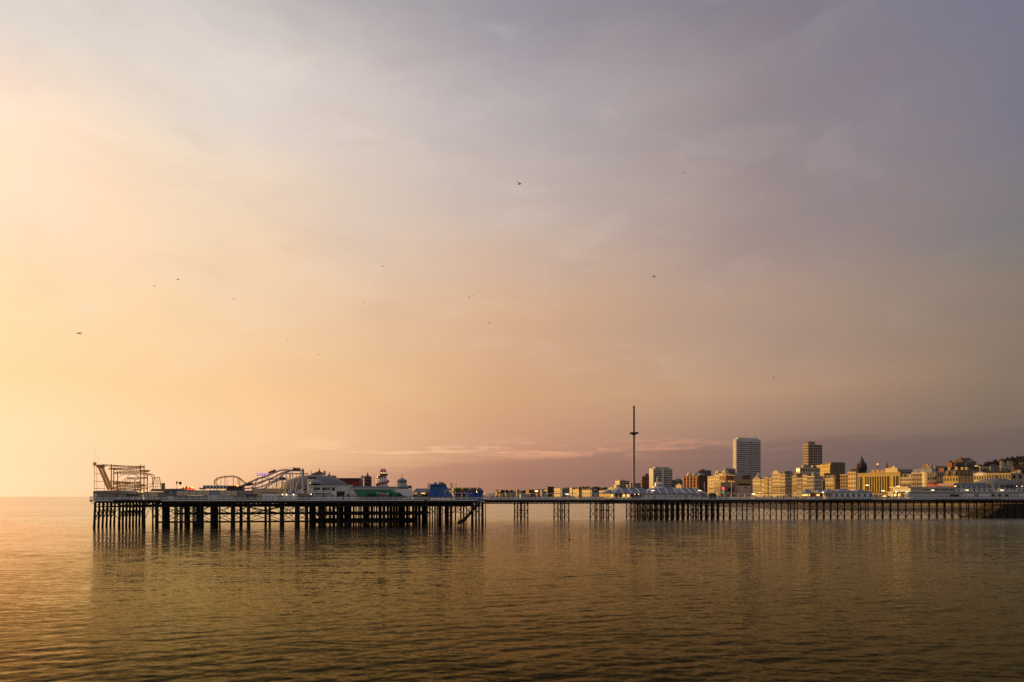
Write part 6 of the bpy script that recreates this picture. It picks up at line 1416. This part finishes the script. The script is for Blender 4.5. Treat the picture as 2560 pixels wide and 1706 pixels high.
birds = [(1299,461,13,0,'largest gull, high over the middle of the sky'),(1708,432,4,2,'lone small gull highest over the right half of the sky'),(1694,672,5.5,2,'gull right of its neighbour, above the viewing tower'),(1635,692,6.5,0,'gull left of its neighbour, above the viewing tower'),
 (957,666,6,1,'gull alone above the domed arcade, the upper one there'),(445,699,5,1,'upper of two small gulls over the steel coaster'),(386,716,5.5,1,'lower of two small gulls over the steel coaster'),(584,748,4,1,'faint gull above the arched coaster'),(909,757,5,1,'small gull above the haunted house roofs'),
 (1173,744,6,0,'lower of a close pair of gulls over the bouncy castle'),(1182,739,4.5,1,'upper of a close pair of gulls over the bouncy castle'),(1224,808,5,1,'gull below the close pair, above the open sea gap'),(198,834,11.5,1,'large gull at the left over the open sea'),(796,886,3,1,'tiny gull above the domed arcade'),
 (719,849,2.6,1,'tiny faint gull above the purple letters'),(1933,944,5,2,'gull between the two tower blocks, high above'),(2257,976,4.5,0,'gull over the ochre hotel'),(2233,905,4,1,'small faint gull over the far right of town'),(504,988,2.6,1,'tiny gull above the striped stall'),(24,932,2.6,1,'tiny gull at the far left edge'),(1574,1031,3,1,'tiny gull beside the viewing tower top'),(1907,1157,2.6,0,'tiny gull right of the tallest white tower')]
for px, py, size, k, lb in birds:
    d = 1.15*F/size*(.68 if size > 8 else .56); o = bpy.data.objects.new('gull', GM[k]); COL.objects.link(o); o.location = (WP(px, d), d, WZ(py, d))
    o.rotation_euler = (R(rng.uniform(-22, 22)), R(rng.uniform(-38, -18)*(1 if size < 8 else 1.1)), R(rng.choice([-1, 1])*rng.uniform(62, 118)))
    if size == 13: o.rotation_euler = (R(28), R(-24), R(38))
    tag(o, lb, 'gull', 'gulls in the sky')
m = MB()
for i in range(260):
    q = rng.normal(0, 1, 3); d = 1100+q[2]*40; x, z = WP(1672+q[0]*36, d), WZ(1037+q[1]*15, d); s = .22; m.add([(x-s, d, z+.1), (x, d-.1, z), (x+s, d, z+.1), (x, d+.15, z-.05)], [(0,1,2,3)])
solo('flock', m, gm, WF, 'loose far flock of tiny birds in the sky right of the viewing tower', 'flock', kind='stuff')
# marker buoy off the neck
d = CAM_H*F/(1349-1242); fr = Frame(WP(1423, d), d, 0); t = thing('marker_buoy', 'small red marker buoy with a black flag stick floating off the pier neck', 'buoy', fr, 0, 0, 0)
part('float', MB().lathe(-.05, 0, [(.05, -.15), (.26, .0), (.26, .15), (.08, .3)], 12), M('buoy_red', (.35,.05,.03), .6), t); part('stick', MB().bar((.05, 0, 0), (.05, 0, 1.15), .03, 5), iron, t); part('flag', MB().prism([(0, .6), (.16, .62), (.17, 1.12), (.01, 1.1)], -.01, .03), dark, t)
